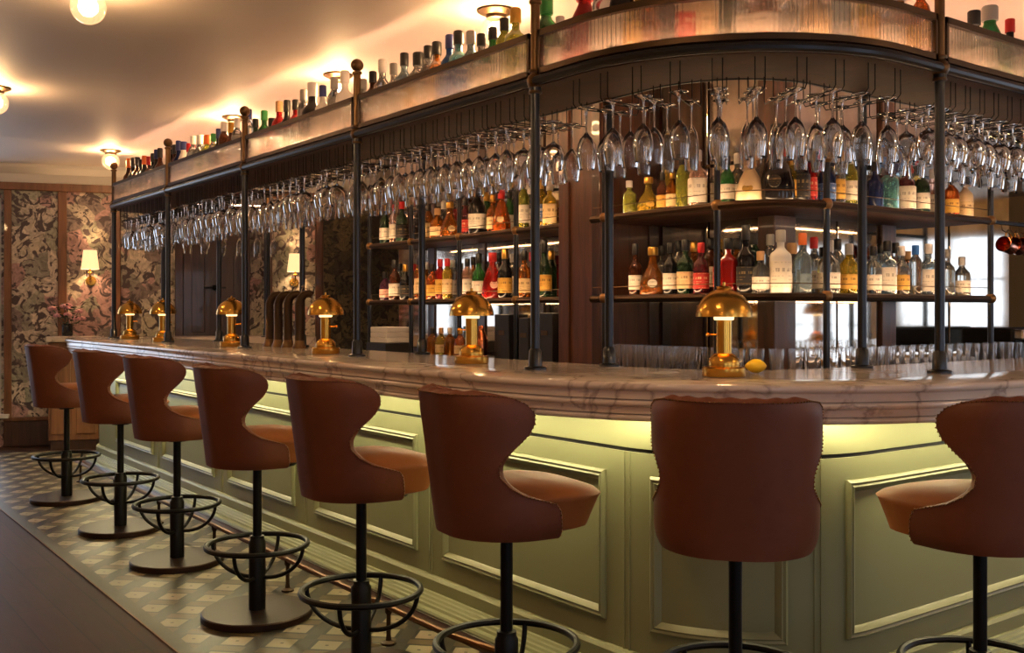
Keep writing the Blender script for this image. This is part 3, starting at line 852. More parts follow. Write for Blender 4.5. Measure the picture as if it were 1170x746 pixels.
BR = {'round': (.038, .04, .13), 'wine': (.037, .045, .135), 'slim': (.031, .05, .16), 'squat': (.047, .03, .095), 'decanter': (.0565, .02, .05), 'bell': (.0535, .008, .05), 'square': (.036, .03, .15)}
CAPZ = {'round': (.0175, .245), 'wine': (.0175, .262), 'slim': (.0175, .258), 'squat': (.02, .182), 'decanter': (.022, .19), 'bell': (.021, .19), 'square': (.0185, .228)}
def sq_ring(r, z, n=20, p=5.0):
    out = []
    for i in range(n):
        a = 2*pi*i/n; c, s = cos(a), sin(a); k = (abs(c)**p+abs(s)**p)**(-1/p); out.append((r*k*c, r*k*s, z))
    return out
BODY, CAPM, LABM = {}, {}, {}
for k in BH:
    if k == 'square':
        R = [sq_ring(.034, 0), sq_ring(.036, .006), sq_ring(.036, .16), sq_ring(.033, .178), [(p[0], p[1], .195) for p in sq_ring(.019, .2, p=2.4)], sq_ring(.0135, .206, p=2), sq_ring(.0135, .25, p=2), sq_ring(.016, .252, p=2), sq_ring(.016, .265, p=2)]
        BODY[k] = MB().rows(R).mesh('bottle', 40)
        m = MB().rows([sq_ring(.0368, .03), sq_ring(.0368, .145)], caps=False)
        m.rows([sq_ring(.0362, .03), sq_ring(.0362, .145)], caps=False); LABM[k] = m.mesh('label', 40)
    else:
        BODY[k] = MB().lathe(bprof(k), 18).mesh('bottle', 40)
        r, a, b = BR[k]
        if k in ('decanter', 'bell'):
            # a round medallion on the front instead of a sleeve
            m = MB(); m.lathe([(0, 0.004), (.019, 0.003), (.02, 0.0), (0, -.004)], 14, (0, -(.047 if k == 'bell' else .051), .075 if k == 'bell' else .06), Matrix.Rotation(radians(72), 3, 'X')); LABM[k] = m.mesh('label', 40)
        else:
            LABM[k] = MB().lathe([(r+.0002, a), (r+.0008, a), (r+.0008, b), (r+.0002, b)], 18).mesh('label', 40)
    rr, z0 = CAPZ[k]; h = BH[k]
    CAPM[k] = MB().lathe([(0.0, z0), (rr-.0005, z0), (rr, z0+.003), (rr, h+.012), (rr-.003, h+.016), (0, h+.016)], 14).mesh('cap', 40)
    for me in (BODY[k], LABM[k], CAPM[k]): me.materials.append(M_white)

def liquid(name, rgb, trans, rough=0.06):
    return pmat('bottle_'+name, rgb, rough, trans=trans, ior=1.36)
BC = {'clear': ('clear', liquid('clear', (232, 236, 234), 0.93)), 'black': ('black', liquid('black', (20, 18, 20), 0.0, 0.12)), 'amber': ('amber', liquid('amber', (214, 126, 44), 0.82)),
      'brown': ('dark brown', liquid('brown', (92, 46, 24), 0.5)), 'red': ('red', liquid('red', (190, 34, 30), 0.6)), 'green': ('green', liquid('green', (52, 128, 62), 0.6)),
      'dkgreen': ('dark green', liquid('dkgreen', (34, 58, 36), 0.4)), 'lime': ('yellow-green', liquid('lime', (206, 210, 84), 0.7)), 'yellow': ('yellow', liquid('yellow', (236, 200, 70), 0.75)),
      'teal': ('pale teal', liquid('teal', (128, 204, 206), 0.7)), 'blue': ('blue', liquid('blue', (46, 96, 170), 0.6)), 'navy': ('navy', liquid('navy', (26, 36, 76), 0.25)),
      'cream': ('cream', pmat('bottle_cream', (226, 198, 156), 0.35)), 'white': ('white', pmat('bottle_white', (226, 220, 210), 0.35)), 'purple': ('purple', liquid('purple', (84, 38, 68), 0.4)),
      'pink': ('pale pink', liquid('pink', (236, 186, 164), 0.75)), 'orange': ('orange', liquid('orange', (226, 110, 40), 0.7)), 'burg': ('burgundy', liquid('burg', (88, 26, 34), 0.4)), 'sky': ('pale blue', liquid('sky', (190, 218, 232), 0.85))}
CC = {'black': pmat('cap_black', (24, 22, 22), 0.4), 'gold': pmat('cap_gold', (206, 160, 76), 0.3, 0.9), 'white': pmat('cap_white', (216, 210, 204), 0.45), 'red': pmat('cap_red', (186, 30, 30), 0.4), 'orange': pmat('cap_orange', (222, 110, 50), 0.45),
      'navy': pmat('cap_navy', (34, 46, 100), 0.4), 'grey': pmat('cap_grey', (150, 146, 140), 0.4), 'cork': pmat('cap_cork', (196, 152, 104), 0.7), 'blue': pmat('cap_blue', (50, 110, 190), 0.4), 'green': pmat('cap_green', (50, 130, 60), 0.4)}
def label_mat(name, rgb, ink):
    """Paper label with small faint rows of print and a border rule."""
    m, nt, b = new_mat('label_'+name); L = nt.links
    tc = nt.nodes.new('ShaderNodeTexCoord'); sp = nt.nodes.new('ShaderNodeSeparateXYZ'); L.new(tc.outputs['Generated'], sp.inputs[0])
    def ramp(stops):
        cr = nt.nodes.new('ShaderNodeValToRGB'); cr.color_ramp.interpolation = 'CONSTANT'; e = cr.color_ramp.elements
        e[0].position = 0; e[0].color = (stops[0][1],)*3+(1,); e[1].position = stops[1][0]; e[1].color = (stops[1][1],)*3+(1,)
        for (q, c) in stops[2:]:
            z = e.new(q); z.color = (c,)*3+(1,)
        return cr
    rz = ramp([(0, 0), (.04, .8), (.07, 0), (.28, .6), (.33, 0), (.42, .6), (.46, 0), (.60, 1), (.74, 0), (.93, .8), (.96, 0)])
    L.new(sp.outputs[2], rz.inputs[0])
    n = nt.nodes.new('ShaderNodeTexNoise'); n.inputs['Scale'].default_value = 9; mp = nt.nodes.new('ShaderNodeMapping'); mp.inputs['Scale'].default_value = (1, 1, 0.2)
    L.new(tc.outputs['Generated'], mp.inputs[0]); L.new(mp.outputs[0], n.inputs['Vector'])
    rn = ramp([(0, 0), (.5, .75)]); L.new(n.outputs['Fac'], rn.inputs[0])
    mu = nt.nodes.new('ShaderNodeMath'); mu.operation = 'MULTIPLY'; L.new(rz.outputs[0], mu.inputs[0]); L.new(rn.outputs[0], mu.inputs[1])
    mx = nt.nodes.new('ShaderNodeMix'); mx.data_type = 'RGBA'; mx.inputs[6].default_value = lin(rgb); mx.inputs[7].default_value = lin(ink)
    L.new(mu.outputs[0], mx.inputs[0]); L.new(mx.outputs[2], b.inputs['Base Color']); b.inputs['Roughness'].default_value = 0.55
    return m
LC = {'white': label_mat('white', (228, 218, 200), (150, 140, 128)), 'cream': label_mat('cream', (220, 190, 140), (120, 84, 50)), 'black': label_mat('black', (30, 28, 28), (150, 128, 84)),
      'gold': label_mat('gold', (206, 160, 70), (90, 60, 24)), 'red': label_mat('red', (180, 44, 36), (230, 200, 160)), 'blue': label_mat('blue', (60, 90, 140), (210, 210, 220)), 'pink': label_mat('pink', (230, 176, 156), (150, 90, 80))}

ORD = ['first', 'second', 'third', 'fourth', 'fifth', 'sixth', 'seventh', 'eighth', 'ninth', 'tenth', 'eleventh', 'twelfth', 'thirteenth', 'fourteenth', 'fifteenth', 'sixteenth', 'seventeenth', 'eighteenth', 'nineteenth', 'twentieth',
       'twenty-first', 'twenty-second', 'twenty-third', 'twenty-fourth', 'twenty-fifth', 'twenty-sixth', 'twenty-seventh', 'twenty-eighth', 'twenty-ninth', 'thirtieth', 'thirty-first', 'thirty-second', 'thirty-third', 'thirty-fourth', 'thirty-fifth']
SHAPE = {'round': 'round-shouldered', 'wine': 'wine', 'slim': 'slim', 'squat': 'squat', 'decanter': 'decanter', 'bell': 'bell-shaped', 'square': 'square'}
def bottle(x, y, z, kind, col, cap, lab, h=None, w=1.0, label='', group=''):
    def mk(me, m, par=None):
        o = bpy.data.objects.new(me.name.split('.')[0], me); COL.objects.link(o)
        o.material_slots[0].link = 'OBJECT'; o.material_slots[0].material = m
        if par: o.parent = par
        return o
    b = mk(BODY[kind], BC[col][1])
    sz = (h or BH[kind])/BH[kind]; b.location = (x, y, z+0.0006)
    sx = 1.2*w*(0.5+0.5*sz); b.scale = (sx, sx, sz)
    ang = atan2(CAM[1]-y, CAM[0]-x)
    b.rotation_euler = (0, 0, ang+pi/2+(random.uniform(-.25, .25)))
    if cap: mk(CAPM[kind], CC[cap], b)
    if lab: mk(LABM[kind], LC[lab], b)
    tag(b, label, 'bottle', group)
    return b

# (pixel column, shape, colour, cap, label, height m, width factor)
PU = Path(list(reversed(corner_line(-0.13, 1.05, 2.03))))
PUb = Path(list(reversed(corner_line(-0.27, 1.05, 2.03, 0.30))))
def row(path, z, items, place, group, start=0):
    items = sorted(items)
    for i, it in enumerate(items):
        px, kind, col, cap, lab, h = it[:6]; w = it[6] if len(it) > 6 else 1.0
        s = path.of_px(px)
        if s is None: print('no place', place, px); continue
        p = path.at(s)
        lb = '%s %s bottle%s, %s from left, %s' % (BC[col][0], SHAPE[kind], (' with %s cap' % cap) if cap else '', ORD[i+start], place)
        bottle(p.x, p.y, z, kind, col, cap, lab, h, w, lb, group)
row(PU, ZU, [(719, 'square', 'lime', 'white', None, .19), (741, 'decanter', 'yellow', 'gold', 'gold', .19), (757, 'round', 'brown', 'black', 'gold', .21, .85), (768, 'round', 'amber', 'gold', 'cream', .21, .85),
     (780, 'slim', 'lime', 'black', None, .28), (797, 'square', 'pink', 'white', 'white', .29), (831, 'round', 'green', 'black', 'white', .24, .9), (857, 'bell', 'cream', 'cork', 'gold', .215, 1.15),
     (888, 'decanter', 'black', 'black', 'black', .36, .95), (904, 'slim', 'yellow', 'gold', 'gold', .22, .8), (915, 'square', 'black', 'black', 'black', .27, .95), (927, 'slim', 'red', 'red', 'red', .26, .85),
     (945, 'round', 'navy', 'black', 'blue', .26), (958, 'slim', 'clear', 'gold', 'gold', .27), (972, 'slim', 'lime', 'white', 'white', .27), (1000, 'round', 'navy', 'black', None, .25), (1017, 'square', 'teal', 'blue', None, .28, 1.05),
     (1036, 'square', 'burg', 'white', 'white', .28), (1053, 'round', 'dkgreen', 'red', 'white', .28), (1087, 'round', 'orange', 'black', 'gold', .25), (1103, 'round', 'cream', 'black', 'cream', .24, 1.05)],
    'upper corner shelf', 'bottles on the upper corner shelf')
row(PUb, ZU, [(712, 'slim', 'clear', 'white', None, .24), (763, 'slim', 'yellow', 'black', 'white', .29), (790, 'slim', 'green', 'black', None, .28), (822, 'square', 'clear', 'black', 'white', .26), (843, 'round', 'clear', 'white', 'white', .27), (872, 'round', 'clear', 'black', None, .28), (898, 'round', 'brown', 'red', None, .28),
     (935, 'slim', 'clear', 'black', 'white', .29), (965, 'round', 'amber', 'black', 'cream', .28), (993, 'round', 'clear', 'black', 'white', .29), (1026, 'slim', 'sky', 'navy', None, .29), (1045, 'round', 'yellow', 'black', 'cream', .29), (1066, 'slim', 'pink', 'white', 'white', .29), (1096, 'slim', 'amber', 'cork', None, .26)],
    'back row, upper corner shelf', 'bottles on the upper corner shelf')
row(PU, ZL, [(726, 'wine', 'brown', 'black', 'white', .28, .9), (746, 'decanter', 'amber', 'gold', 'white', .25, 1.0), (766, 'round', 'black', 'black', 'white', .27, .9), (783, 'round', 'dkgreen', 'black', 'cream', .28), (801, 'round', 'burg', 'red', 'red', .26, .95), (832, 'square', 'red', 'black', None, .27), (834, 'slim', 'amber', 'gold', 'red', .27, .9) if False else (822, 'slim', 'amber', 'gold', 'red', .27, .9),
     (852, 'wine', 'black', 'black', 'black', .33), (869, 'squat', 'clear', 'cork', 'white', .20, .85), (892, 'square', 'white', 'grey', 'white', .30, 1.05), (917, 'round', 'sky', 'orange', None, .29), (947, 'squat', 'clear', 'grey', 'white', .26, .9), (970, 'squat', 'yellow', 'grey', 'gold', .25, .85),
     (998, 'round', 'clear', 'black', 'white', .25), (1014, 'square', 'sky', 'black', 'white', .28), (1030, 'round', 'clear', 'white', 'gold', .26), (1046, 'slim', 'clear', 'blue', None, .27), (1061, 'square', 'sky', 'white', 'white', .28), (1082, 'round', 'clear', 'grey', None, .26), (1099, 'squat', 'clear', 'white', 'white', .22, .85)],
    'lower corner shelf', 'bottles on the lower corner shelf')
row(PUb, ZL, [(757, 'round', 'clear', 'black', 'black', .27), (776, 'slim', 'clear', 'black', None, .29), (793, 'round', 'amber', 'gold', 'cream', .28), (812, 'slim', 'brown', 'black', 'white', .29), (842, 'round', 'amber', 'black', 'red', .28), (861, 'slim', 'dkgreen', 'black', None, .30), (880, 'slim', 'clear', 'grey', None, .29), (905, 'squat', 'clear', 'cork', 'white', .25),
     (930, 'round', 'clear', 'red', 'white', .29), (957, 'slim', 'clear', 'black', None, .29), (984, 'round', 'clear', 'navy', 'white', .29), (1006, 'slim', 'sky', 'black', None, .28), (1023, 'round', 'clear', 'black', 'white', .29), (1037, 'slim', 'amber', 'cork', None, .25), (1072, 'slim', 'clear', 'grey', None, .28), (1092, 'round', 'clear', 'grey', 'white', .25)],
    'back row, lower corner shelf', 'bottles on the lower corner shelf')
PLf = Path([(0.42, 3.93), (0.42, 1.55)]); PLb = Path([(0.55, 3.93), (0.55, 1.55)])
row(PLf, ZU, [(440, 'wine', 'dkgreen', 'gold', 'white', .33), (450, 'slim', 'pink', 'red', 'white', .30), (459, 'round', 'dkgreen', 'red', 'black', .32), (479, 'round', 'black', 'black', None, .30), (500, 'squat', 'amber', 'cork', 'cream', .22), (514, 'decanter', 'amber', 'gold', 'cream', .25), (532, 'round', 'burg', 'black', 'red', .27),
     (545, 'wine', 'black', 'black', 'white', .36, 1.3), (563, 'round', 'amber', 'gold', 'cream', .26), (573, 'bell', 'orange', 'red', 'cream', .27, .9), (598, 'slim', 'lime', 'green', 'white', .32), (618, 'slim', 'yellow', 'gold', 'blue', .30), (628, 'square', 'yellow', 'white', 'cream', .28)],
    'upper straight shelf', 'bottles on the upper straight shelf')
row(PLb, ZU, [(446, 'slim', 'clear', 'black', 'white', .30), (468, 'round', 'brown', 'black', None, .30), (490, 'slim', 'amber', 'black', 'cream', .29), (507, 'round', 'clear', 'white', 'white', .29), (524, 'round', 'red', 'black', None, .28), (556, 'slim', 'green', 'gold', None, .30), (582, 'round', 'green', 'black', 'white', .30), (606, 'slim', 'clear', 'white', 'white', .30)],
    'back row, upper straight shelf', 'bottles on the upper straight shelf')
row(PLf, ZL, [(440, 'squat', 'purple', 'black', 'pink', .22, .8), (451, 'round', 'brown', 'black', 'white', .31), (463, 'round', 'black', 'gold', 'black', .27), (479, 'slim', 'amber', 'black', 'cream', .32), (494, 'round', 'orange', 'black', 'gold', .26), (503, 'slim', 'red', 'red', 'gold', .29), (511, 'slim', 'yellow', 'red', 'cream', .29), (534, 'slim', 'pink', 'black', 'white', .28),
     (547, 'wine', 'green', 'black', 'white', .31, 1.1), (563, 'bell', 'red', 'red', 'pink', .30, 1.0), (577, 'round', 'black', 'gold', 'gold', .32), (599, 'round', 'amber', 'black', 'cream', .30), (622, 'wine', 'dkgreen', 'black', 'gold', .36)],
    'lower straight shelf', 'bottles on the lower straight shelf')
row(PLb, ZL, [(457, 'slim', 'clear', 'black', None, .29), (473, 'round', 'brown', 'red', 'cream', .28), (487, 'round', 'amber', 'white', None, .29), (517, 'slim', 'clear', 'white', 'white', .29), (541, 'round', 'amber', 'black', 'white', .30), (570, 'slim', 'brown', 'black', None, .31), (586, 'slim', 'clear', 'white', 'white', .30), (608, 'round', 'clear', 'red', 'cream', .30), (630, 'slim', 'dkgreen', 'gold', None, .30)],
    'back row, lower straight shelf', 'bottles on the lower straight shelf')
# gantry shelf, bay by bay
PB = Path(gpath(-0.115))
def grow(items, place):
    items = [tuple(it[:5])+(it[5]+0.045+0.02*((it[0]*7) % 5-2)/2,)+tuple(it[6:]) for it in items]
    row(PB, 2.2845, items, 'gantry '+place, 'bottles on the gantry shelf')
grow([(143, 'wine', 'black', 'black', None, .28), (147, 'wine', 'brown', 'orange', 'black', .30), (152, 'wine', 'black', 'black', None, .29), (157, 'round', 'brown', 'black', 'white', .28), (161, 'round', 'black', 'black', None, .27), (165, 'wine', 'black', 'orange', 'black', .31), (170, 'wine', 'brown', 'red', None, .29), (175, 'wine', 'black', 'black', 'white', .30), (179, 'wine', 'black', 'navy', None, .29), (183, 'wine', 'brown', 'black', None, .31)], 'far-end bay')
grow([(196, 'wine', 'black', 'black', None, .29), (200, 'wine', 'brown', 'black', None, .30), (204, 'wine', 'navy', 'navy', 'black', .29), (210, 'bell', 'white', 'navy', None, .29, .9), (216, 'wine', 'clear', 'red', None, .25), (221, 'slim', 'clear', 'white', None, .29), (229, 'squat', 'clear', 'white', 'white', .26), (237, 'squat', 'lime', 'orange', None, .23), (244, 'slim', 'clear', 'green', 'white', .24), (250, 'wine', 'black', 'navy', None, .29), (256, 'slim', 'brown', 'white', None, .30), (264, 'wine', 'brown', 'gold', 'gold', .27), (271, 'slim', 'clear', 'white', 'white', .29)], 'second bay')
grow([(284, 'slim', 'clear', 'navy', 'white', .31), (292, 'round', 'dkgreen', 'black', None, .22), (302, 'round', 'green', 'green', 'white', .25), (311, 'squat', 'red', 'black', None, .20), (319, 'round', 'red', 'cork', 'red', .28), (328, 'wine', 'black', 'black', None, .29), (338, 'round', 'red', 'black', 'black', .27), (347, 'slim', 'clear', 'grey', 'white', .28), (357, 'wine', 'black', 'white', None, .30, 1.3), (369, 'round', 'white', 'navy', 'white', .27), (382, 'slim', 'clear', 'grey', 'white', .28), (394, 'square', 'white', 'white', None, .30)], 'third bay')
grow([(415, 'round', 'clear', 'grey', 'white', .25), (426, 'round', 'brown', 'black', 'black', .25), (437, 'round', 'clear', 'white', 'white', .27), (450, 'round', 'clear', 'grey', 'white', .27), (462, 'round', 'sky', 'black', 'white', .26), (478, 'squat', 'clear', 'black', 'cream', .26), (489, 'round', 'clear', 'black', 'white', .26), (499, 'square', 'amber', 'black', 'cream', .26), (514, 'round', 'blue', 'navy', 'blue', .27), (524, 'square', 'teal', 'black', 'blue', .27), (538, 'round', 'sky', 'grey', 'blue', .27), (550, 'round', 'clear', 'black', 'white', .25), (563, 'round', 'green', 'black', 'white', .25), (576, 'slim', 'lime', 'black', 'white', .26), (589, 'square', 'lime', 'gold', None, .27)], 'fourth bay')
grow([(624, 'squat', 'green', 'green', None, .26), (640, 'round', 'clear', 'white', 'white', .20), (668, 'bell', 'red', 'red', None, .27, 1.15), (692, 'square', 'clear', 'grey', 'white', .28), (711, 'square', 'black', 'black', 'white', .28), (731, 'squat', 'yellow', 'gold', 'gold', .20), (749, 'squat', 'amber', 'gold', None, .19), (763, 'square', 'black', 'black', None, .20), (786, 'square', 'cream', 'white', 'red', .18), (806, 'square', 'cream', 'white', 'cream', .18), (832, 'slim', 'dkgreen', 'black', None, .19), (848, 'round', 'clear', 'white', 'white', .18), (871, 'squat', 'pink', 'white', 'white', .18), (900, 'round', 'clear', 'grey', None, .18), (930, 'squat', 'cream', 'white', 'cream', .18), (957, 'square', 'sky', 'blue', None, .19), (986, 'round', 'yellow', 'green', 'gold', .21), (1010, 'squat', 'clear', 'white', 'white', .21), (1027, 'squat', 'amber', 'white', 'gold', .20), (1052, 'slim', 'orange', 'orange', 'gold', .24)], 'corner bay')
grow([(1113, 'squat', 'clear', 'black', 'white', .23), (1131, 'bell', 'green', 'grey', None, .26, 1.1), (1154, 'round', 'black', 'red', 'white', .23), (1185, 'round', 'clear', 'white', 'white', .26)], 'right bay')

# ------------------------------------------------------------------ bar stools
def plan(l, w=0.225, yb=-0.205, r=0.195):
    """Point along the U-shaped plan of the back, l measured from its middle."""
    sg = 1 if l >= 0 else -1; l = abs(l); a = w-r
    if l <= a: return (sg*l, yb)
    l -= a
    if l <= r*pi/2:
        t = l/r; return (sg*(a+r*sin(t)), yb+r-r*cos(t))
    l -= r*pi/2
    return (sg*w, yb+r+l)
LS = (0.225-0.195)+0.195*pi/2          # plan length to where the sides run straight (y = -0.01)
# forward reach of the shell against height (y of its edge)
EDGE = [(0.664, 0.056), (0.672, 0.060), (0.69, 0.062), (0.715, 0.062), (0.745, 0.062), (0.765, 0.052), (0.778, 0.010), (0.795, -0.045), (0.82, -0.085), (0.85, -0.108), (0.88, -0.108), (0.91, -0.088), (0.94, -0.050), (0.97, -0.012), (1.0, 0.010), (1.03, 0.012), (1.055, -0.01), (1.073, -0.05), (1.081, -0.11)]
def edge_l(y): return LS+(y+0.01) if y > -0.01 else 0.03+0.195*math.acos(1-(y+0.205)/0.195)
def lean(z): return -0.055*(max(0.0, z-0.664)/0.41)**1.1
def shell_pt(l, z, inset):
    x, y = plan(l)
    # inward normal in plan
    x2, y2 = plan(l+0.004); x1, y1 = plan(l-0.004)
    tx, ty = x2-x1, y2-y1; L = sqrt(tx*tx+ty*ty); nx, ny = -ty/L, tx/L
    k = 1.0+0.03*((z-0.672)/0.41)-(0.07*((0.715-z)/0.05)**2 if z < 0.715 else 0)-(0.075*((z-1.035)/0.046)**2 if z > 1.035 else 0)
    return Vector(((x+nx*inset)*k, y+ny*inset+lean(z), z))
def make_stool():
    st = empty('bar_stool')
    NL = 30
    def surf(th):
        rows = []
        for (z, y) in EDGE:
            el = edge_l(y); rows.append([shell_pt(-el+2*el*i/NL, z, th(z, abs(-1+2*i/NL))) for i in range(NL+1)])
        return rows
    def thick(z, u): return (0.048 if z > 0.8 else 0.03)*(1-0.35*u**6)
    O = surf(lambda z, u: 0.0); I = surf(thick)
    mb = MB(); nz = len(EDGE); n = NL+1
    V = [p for r in O for p in r]+[p for r in I for p in r]; off = nz*n
    # padded rim rows between the two skins
    fs = []
    for j in range(nz-1):
        for i in range(NL):
            a = j*n+i; fs.append((a, a+1, a+1+n, a+n)); fs.append((off+a, off+a+n, off+a+1+n, off+a+1))
    def rim(seq, lift):
        base = len(V)
        for (j, i) in seq: 
            p = (O[j][i]+I[j][i])/2; V.append(p+lift(j, i))
        for k in range(len(seq)-1):
            (j0, i0), (j1, i1) = seq[k], seq[k+1]
            fs.append((j0*n+i0, base+k, base+k+1, j1*n+i1)); fs.append((base+k, off+j0*n+i0, off+j1*n+i1, base+k+1))
    top = [(nz-1, i) for i in range(n)]
    left = [(j, 0) for j in range(nz)]; right = [(j, NL) for j in range(nz)]
    seq = left+top[1:]+list(reversed(right))[1:]
    def lift(j, i):
        if j == nz-1 and 0 < i < NL: return Vector((0, 0, 0.016+0.004*sin(i*1.45)))
        d = (O[j][0]-O[j][1]).normalized() if i == 0 else (O[j][NL]-O[j][NL-1]).normalized() if i == NL else Vector((0, 0, 0))
        if j == nz-1: d = (d+Vector((0, 0, 1))).normalized()
        return d*0.014
    rim(seq, lift)
    bot = [(0, i) for i in range(n)]; rim(list(reversed(bot)), lambda j, i: Vector((0, 0, -0.004)))
    mb.add(V, fs); mb.build('backrest', M_leather, st, smooth=70, subsurf=1)
    # nail heads along the outer edge
    line = []
    pts = [O[j][0] for j in range(nz)]+[O[nz-1][i] for i in range(1, NL)]+[O[j][NL] for j in range(nz-1, -1, -1)]
    mb = MB(); acc = 0; stp = 0.0125
    for a, b in zip(pts, pts[1:]):
        d = (b-a).length; t = stp-acc
        while t <= d:
            p = a.lerp(b, t/d); c = Vector((p.x, p.y, 0)); c = Vector((0, -0.02, 0))-c; c.normalize()
            q = p-Vector((c.x, c.y, 0))*0.001
            mb.lathe([(0, -0.0028), (0.002, -0.002), (0.0028, 0), (0.002, 0.002), (0, 0.0028)], 6, q); t += stp
        acc = (acc+d) % stp
    mb.build('nail_trim', pmat('antique_nail', (120, 84, 48), 0.35, 0.9), st, smooth=60, label='row of brass nail heads edging the back')
    # seat cushion
    R = []
    for (z, k, fr) in ((0.676, 0.86, -0.035), (0.682, 0.93, -0.03), (0.72, 0.955, -0.016), (0.762, 0.985, 0.0), (0.772, 1.0, 0.004), (0.778, 0.985, 0.0), (0.786, 0.955, -0.004), (0.800, 0.84, -0.02), (0.812, 0.62, -0.05), (0.817, 0.3, -0.1), (0.818, 0.02, -0.14)):
        ring = []
        for i in range(36):
            a = 2*pi*i/36; c, s = cos(a), sin(a); p = 3.6; q = (abs(c)**p+abs(s)**p)**(-1/p)
            x = 0.205*k*q*c; y = 0.215*k*q*s
            ring.append((x, y+0.045+(fr if s > 0 else 0)*max(0, s)*q, z))
        R.append(ring)
    MB().rows(R).build('seat', pmat('seat_leather_lit', (138, 82, 40), 0.6, noise=0.12, nscale=26, spec=0.3), st, smooth=50)  # same leather as the back, golden strip light put into its colour
    MB().lathe([(0, 0.640), (0.05, 0.640), (0.05, 0.655), (0.17, 0.658), (0.17, 0.672), (0, 0.676)], 24).build('seat_plate', M_black, st)
    mb = MB(); mb.lathe([(0, 0.31), (0.019, 0.31), (0.019, 0.645), (0, 0.645)], 16)
    mb.lathe([(0, 0.03), (0.036, 0.03), (0.036, 0.325), (0.03, 0.335), (0.03, 0.35), (0.019, 0.352), (0, 0.352)], 18); mb.build('column', M_black, st)
    MB().lathe([(0, 0.004), (0.232, 0.004), (0.235, 0.008), (0.235, 0.03), (0.230, 0.035), (0.05, 0.037), (0, 0.037)], 40).build('base', M_baseplate, st)
    fr = MB().tube([(0.213*cos(2*pi*i/40), 0.213*sin(2*pi*i/40), 0.313) for i in range(40)], 0.0115, 8, True).build('foot_ring', M_black, st)
    for k in range(4):
        a = pi/4+k*pi/2
        P = []
        for j in range(11):
            t = j/10*pi/2; r = 0.034+0.176*cos(t); z = 0.313-0.14*sin(t); P.append((r*cos(a), r*sin(a), z))
        MB().tube(P, 0.0085, 8).build('strut', M_black, fr)
    return st
proto = make_stool()
def face(ang_cam):     # facing given as an angle right of the camera axis
    a = radians(ang_cam); X, Z = sin(a), cos(a)
    return atan2(-X*FWD[0]+Z*FWD[1], X*FWD[1]+Z*FWD[0])-pi/2
stools = [(-1.90, 4.27, 50, 'brown leather bar stool at the far end, farthest in the row'),
          (-1.88, 3.04, 52, 'brown leather bar stool, second from the far end of the row'),
          (-1.87, 2.05, 53, 'brown leather bar stool, third from the far end of the row'),
          (-1.90, 0.92, 57, 'brown leather bar stool, fourth from the far end, its whole base in view'),
          (-1.885, 0.01, 57, 'brown leather bar stool, fifth from the far end of the row'),
          (-1.81, -0.77, 61, 'brown leather bar stool turned side-on, seat pointing right, before the curved bar corner'),
          (-1.43, -1.335, 12, 'brown leather bar stool seen squarely from behind at the curved bar corner'),
          (-0.83, -1.716, -29, 'brown leather bar stool at right edge, seat pointing left')]
for i, (x, y, a, lb) in enumerate(stools):
    o = proto if i == 0 else copy_tree(proto)
    o.location = (x, y, 0.0); o.rotation_euler = (0, 0, face(a))
    tag(o, lb, 'bar stool', 'leather bar stools along the bar')

# ------------------------------------------------------------------ mushroom lamps on the bar
def make_lamp():
    L = empty('table_lamp')
    MB().lathe([(0, 0), (0.076, 0), (0.078, 0.004), (0.078, 0.030), (0.074, 0.034), (0.056, 0.036), (0.057, 0.045), (0.054, 0.062), (0.040, 0.078), (0.033, 0.083), (0, 0.083)], 32).build('base', M_brass, L)
    mb = MB(); mb.lathe([(0, 0.08), (0.028, 0.08), (0.028, 0.205), (0, 0.205)], 24)
    mb.tube([(0.028, 0, 0.15), (0.058, 0, 0.15)], 0.003, 6); mb.sphere((0.060, 0, 0.15), 0.0075, 10, 6)
    mb.build('stem', M_brass, L)
    MB().lathe([(0, 0.203), (0.034, 0.203), (0.036, 0.207), (0.036, 0.218), (0.030, 0.222), (0, 0.222)], 24).build('diffuser', emat('lamp_diffuser', (1.0, 0.66, 0.28), 2.2), L, label='glowing diffuser ring')
    R = 0.101; Z = 0.215; H = 0.102
    prof = [(R, Z)]+[(R*cos(t), Z+H*sin(t)) for t in [pi/2*k/12 for k in range(1, 12)]]+[(0.012, Z+H)]
    inn = [(0.010, Z+H-0.003)]+[((R-0.003)*cos(t), Z+(H-0.003)*sin(t)) for t in [pi/2*k/12 for k in range(11, 0, -1)]]+[(R-0.003, Z), (R, Z)]
    sh = MB().lathe(prof+inn, 36).build('lamp_shade', M_brass, L)
    mb = MB(); mb.lathe([(0, Z+H-0.004), (0.026, Z+H-0.003), (0.028, Z+H+0.004), (0.022, Z+H+0.009), (0.006, Z+H+0.010), (0.006, Z+H+0.022), (0, Z+H+0.024)], 18)
    mb.build('finial', M_brass, sh)
    lamp_light('lamp_glow', (0, 0, 0.245), (1.0, 0.62, 0.26), W_BARLAMP, 0.02, L)
    return L
lp = make_lamp()
lamps = [(-0.82, -0.75, 'brass mushroom lamp on the curved bar corner beside a lemon', pi-0.6), (-1.03, 0.56, 'brass mushroom lamp on the bar in front of the straight bottle shelf', 2.5),
         (-1.08, 1.93, 'brass mushroom lamp on the bar, just right of the beer taps', -0.6), (-1.08, 3.33, 'brass mushroom lamp on the bar left of the beer taps, by the brown door', -0.6),
         (-1.08, 4.76, 'brass mushroom lamp on the bar, second from the far end', -0.6), (-1.06, 5.71, 'brass mushroom lamp on the bar, last one at the far end', -0.6), (2.7, -0.95, 'brass mushroom lamp on the right wing, seen in the back bar mirror', 2.0)]
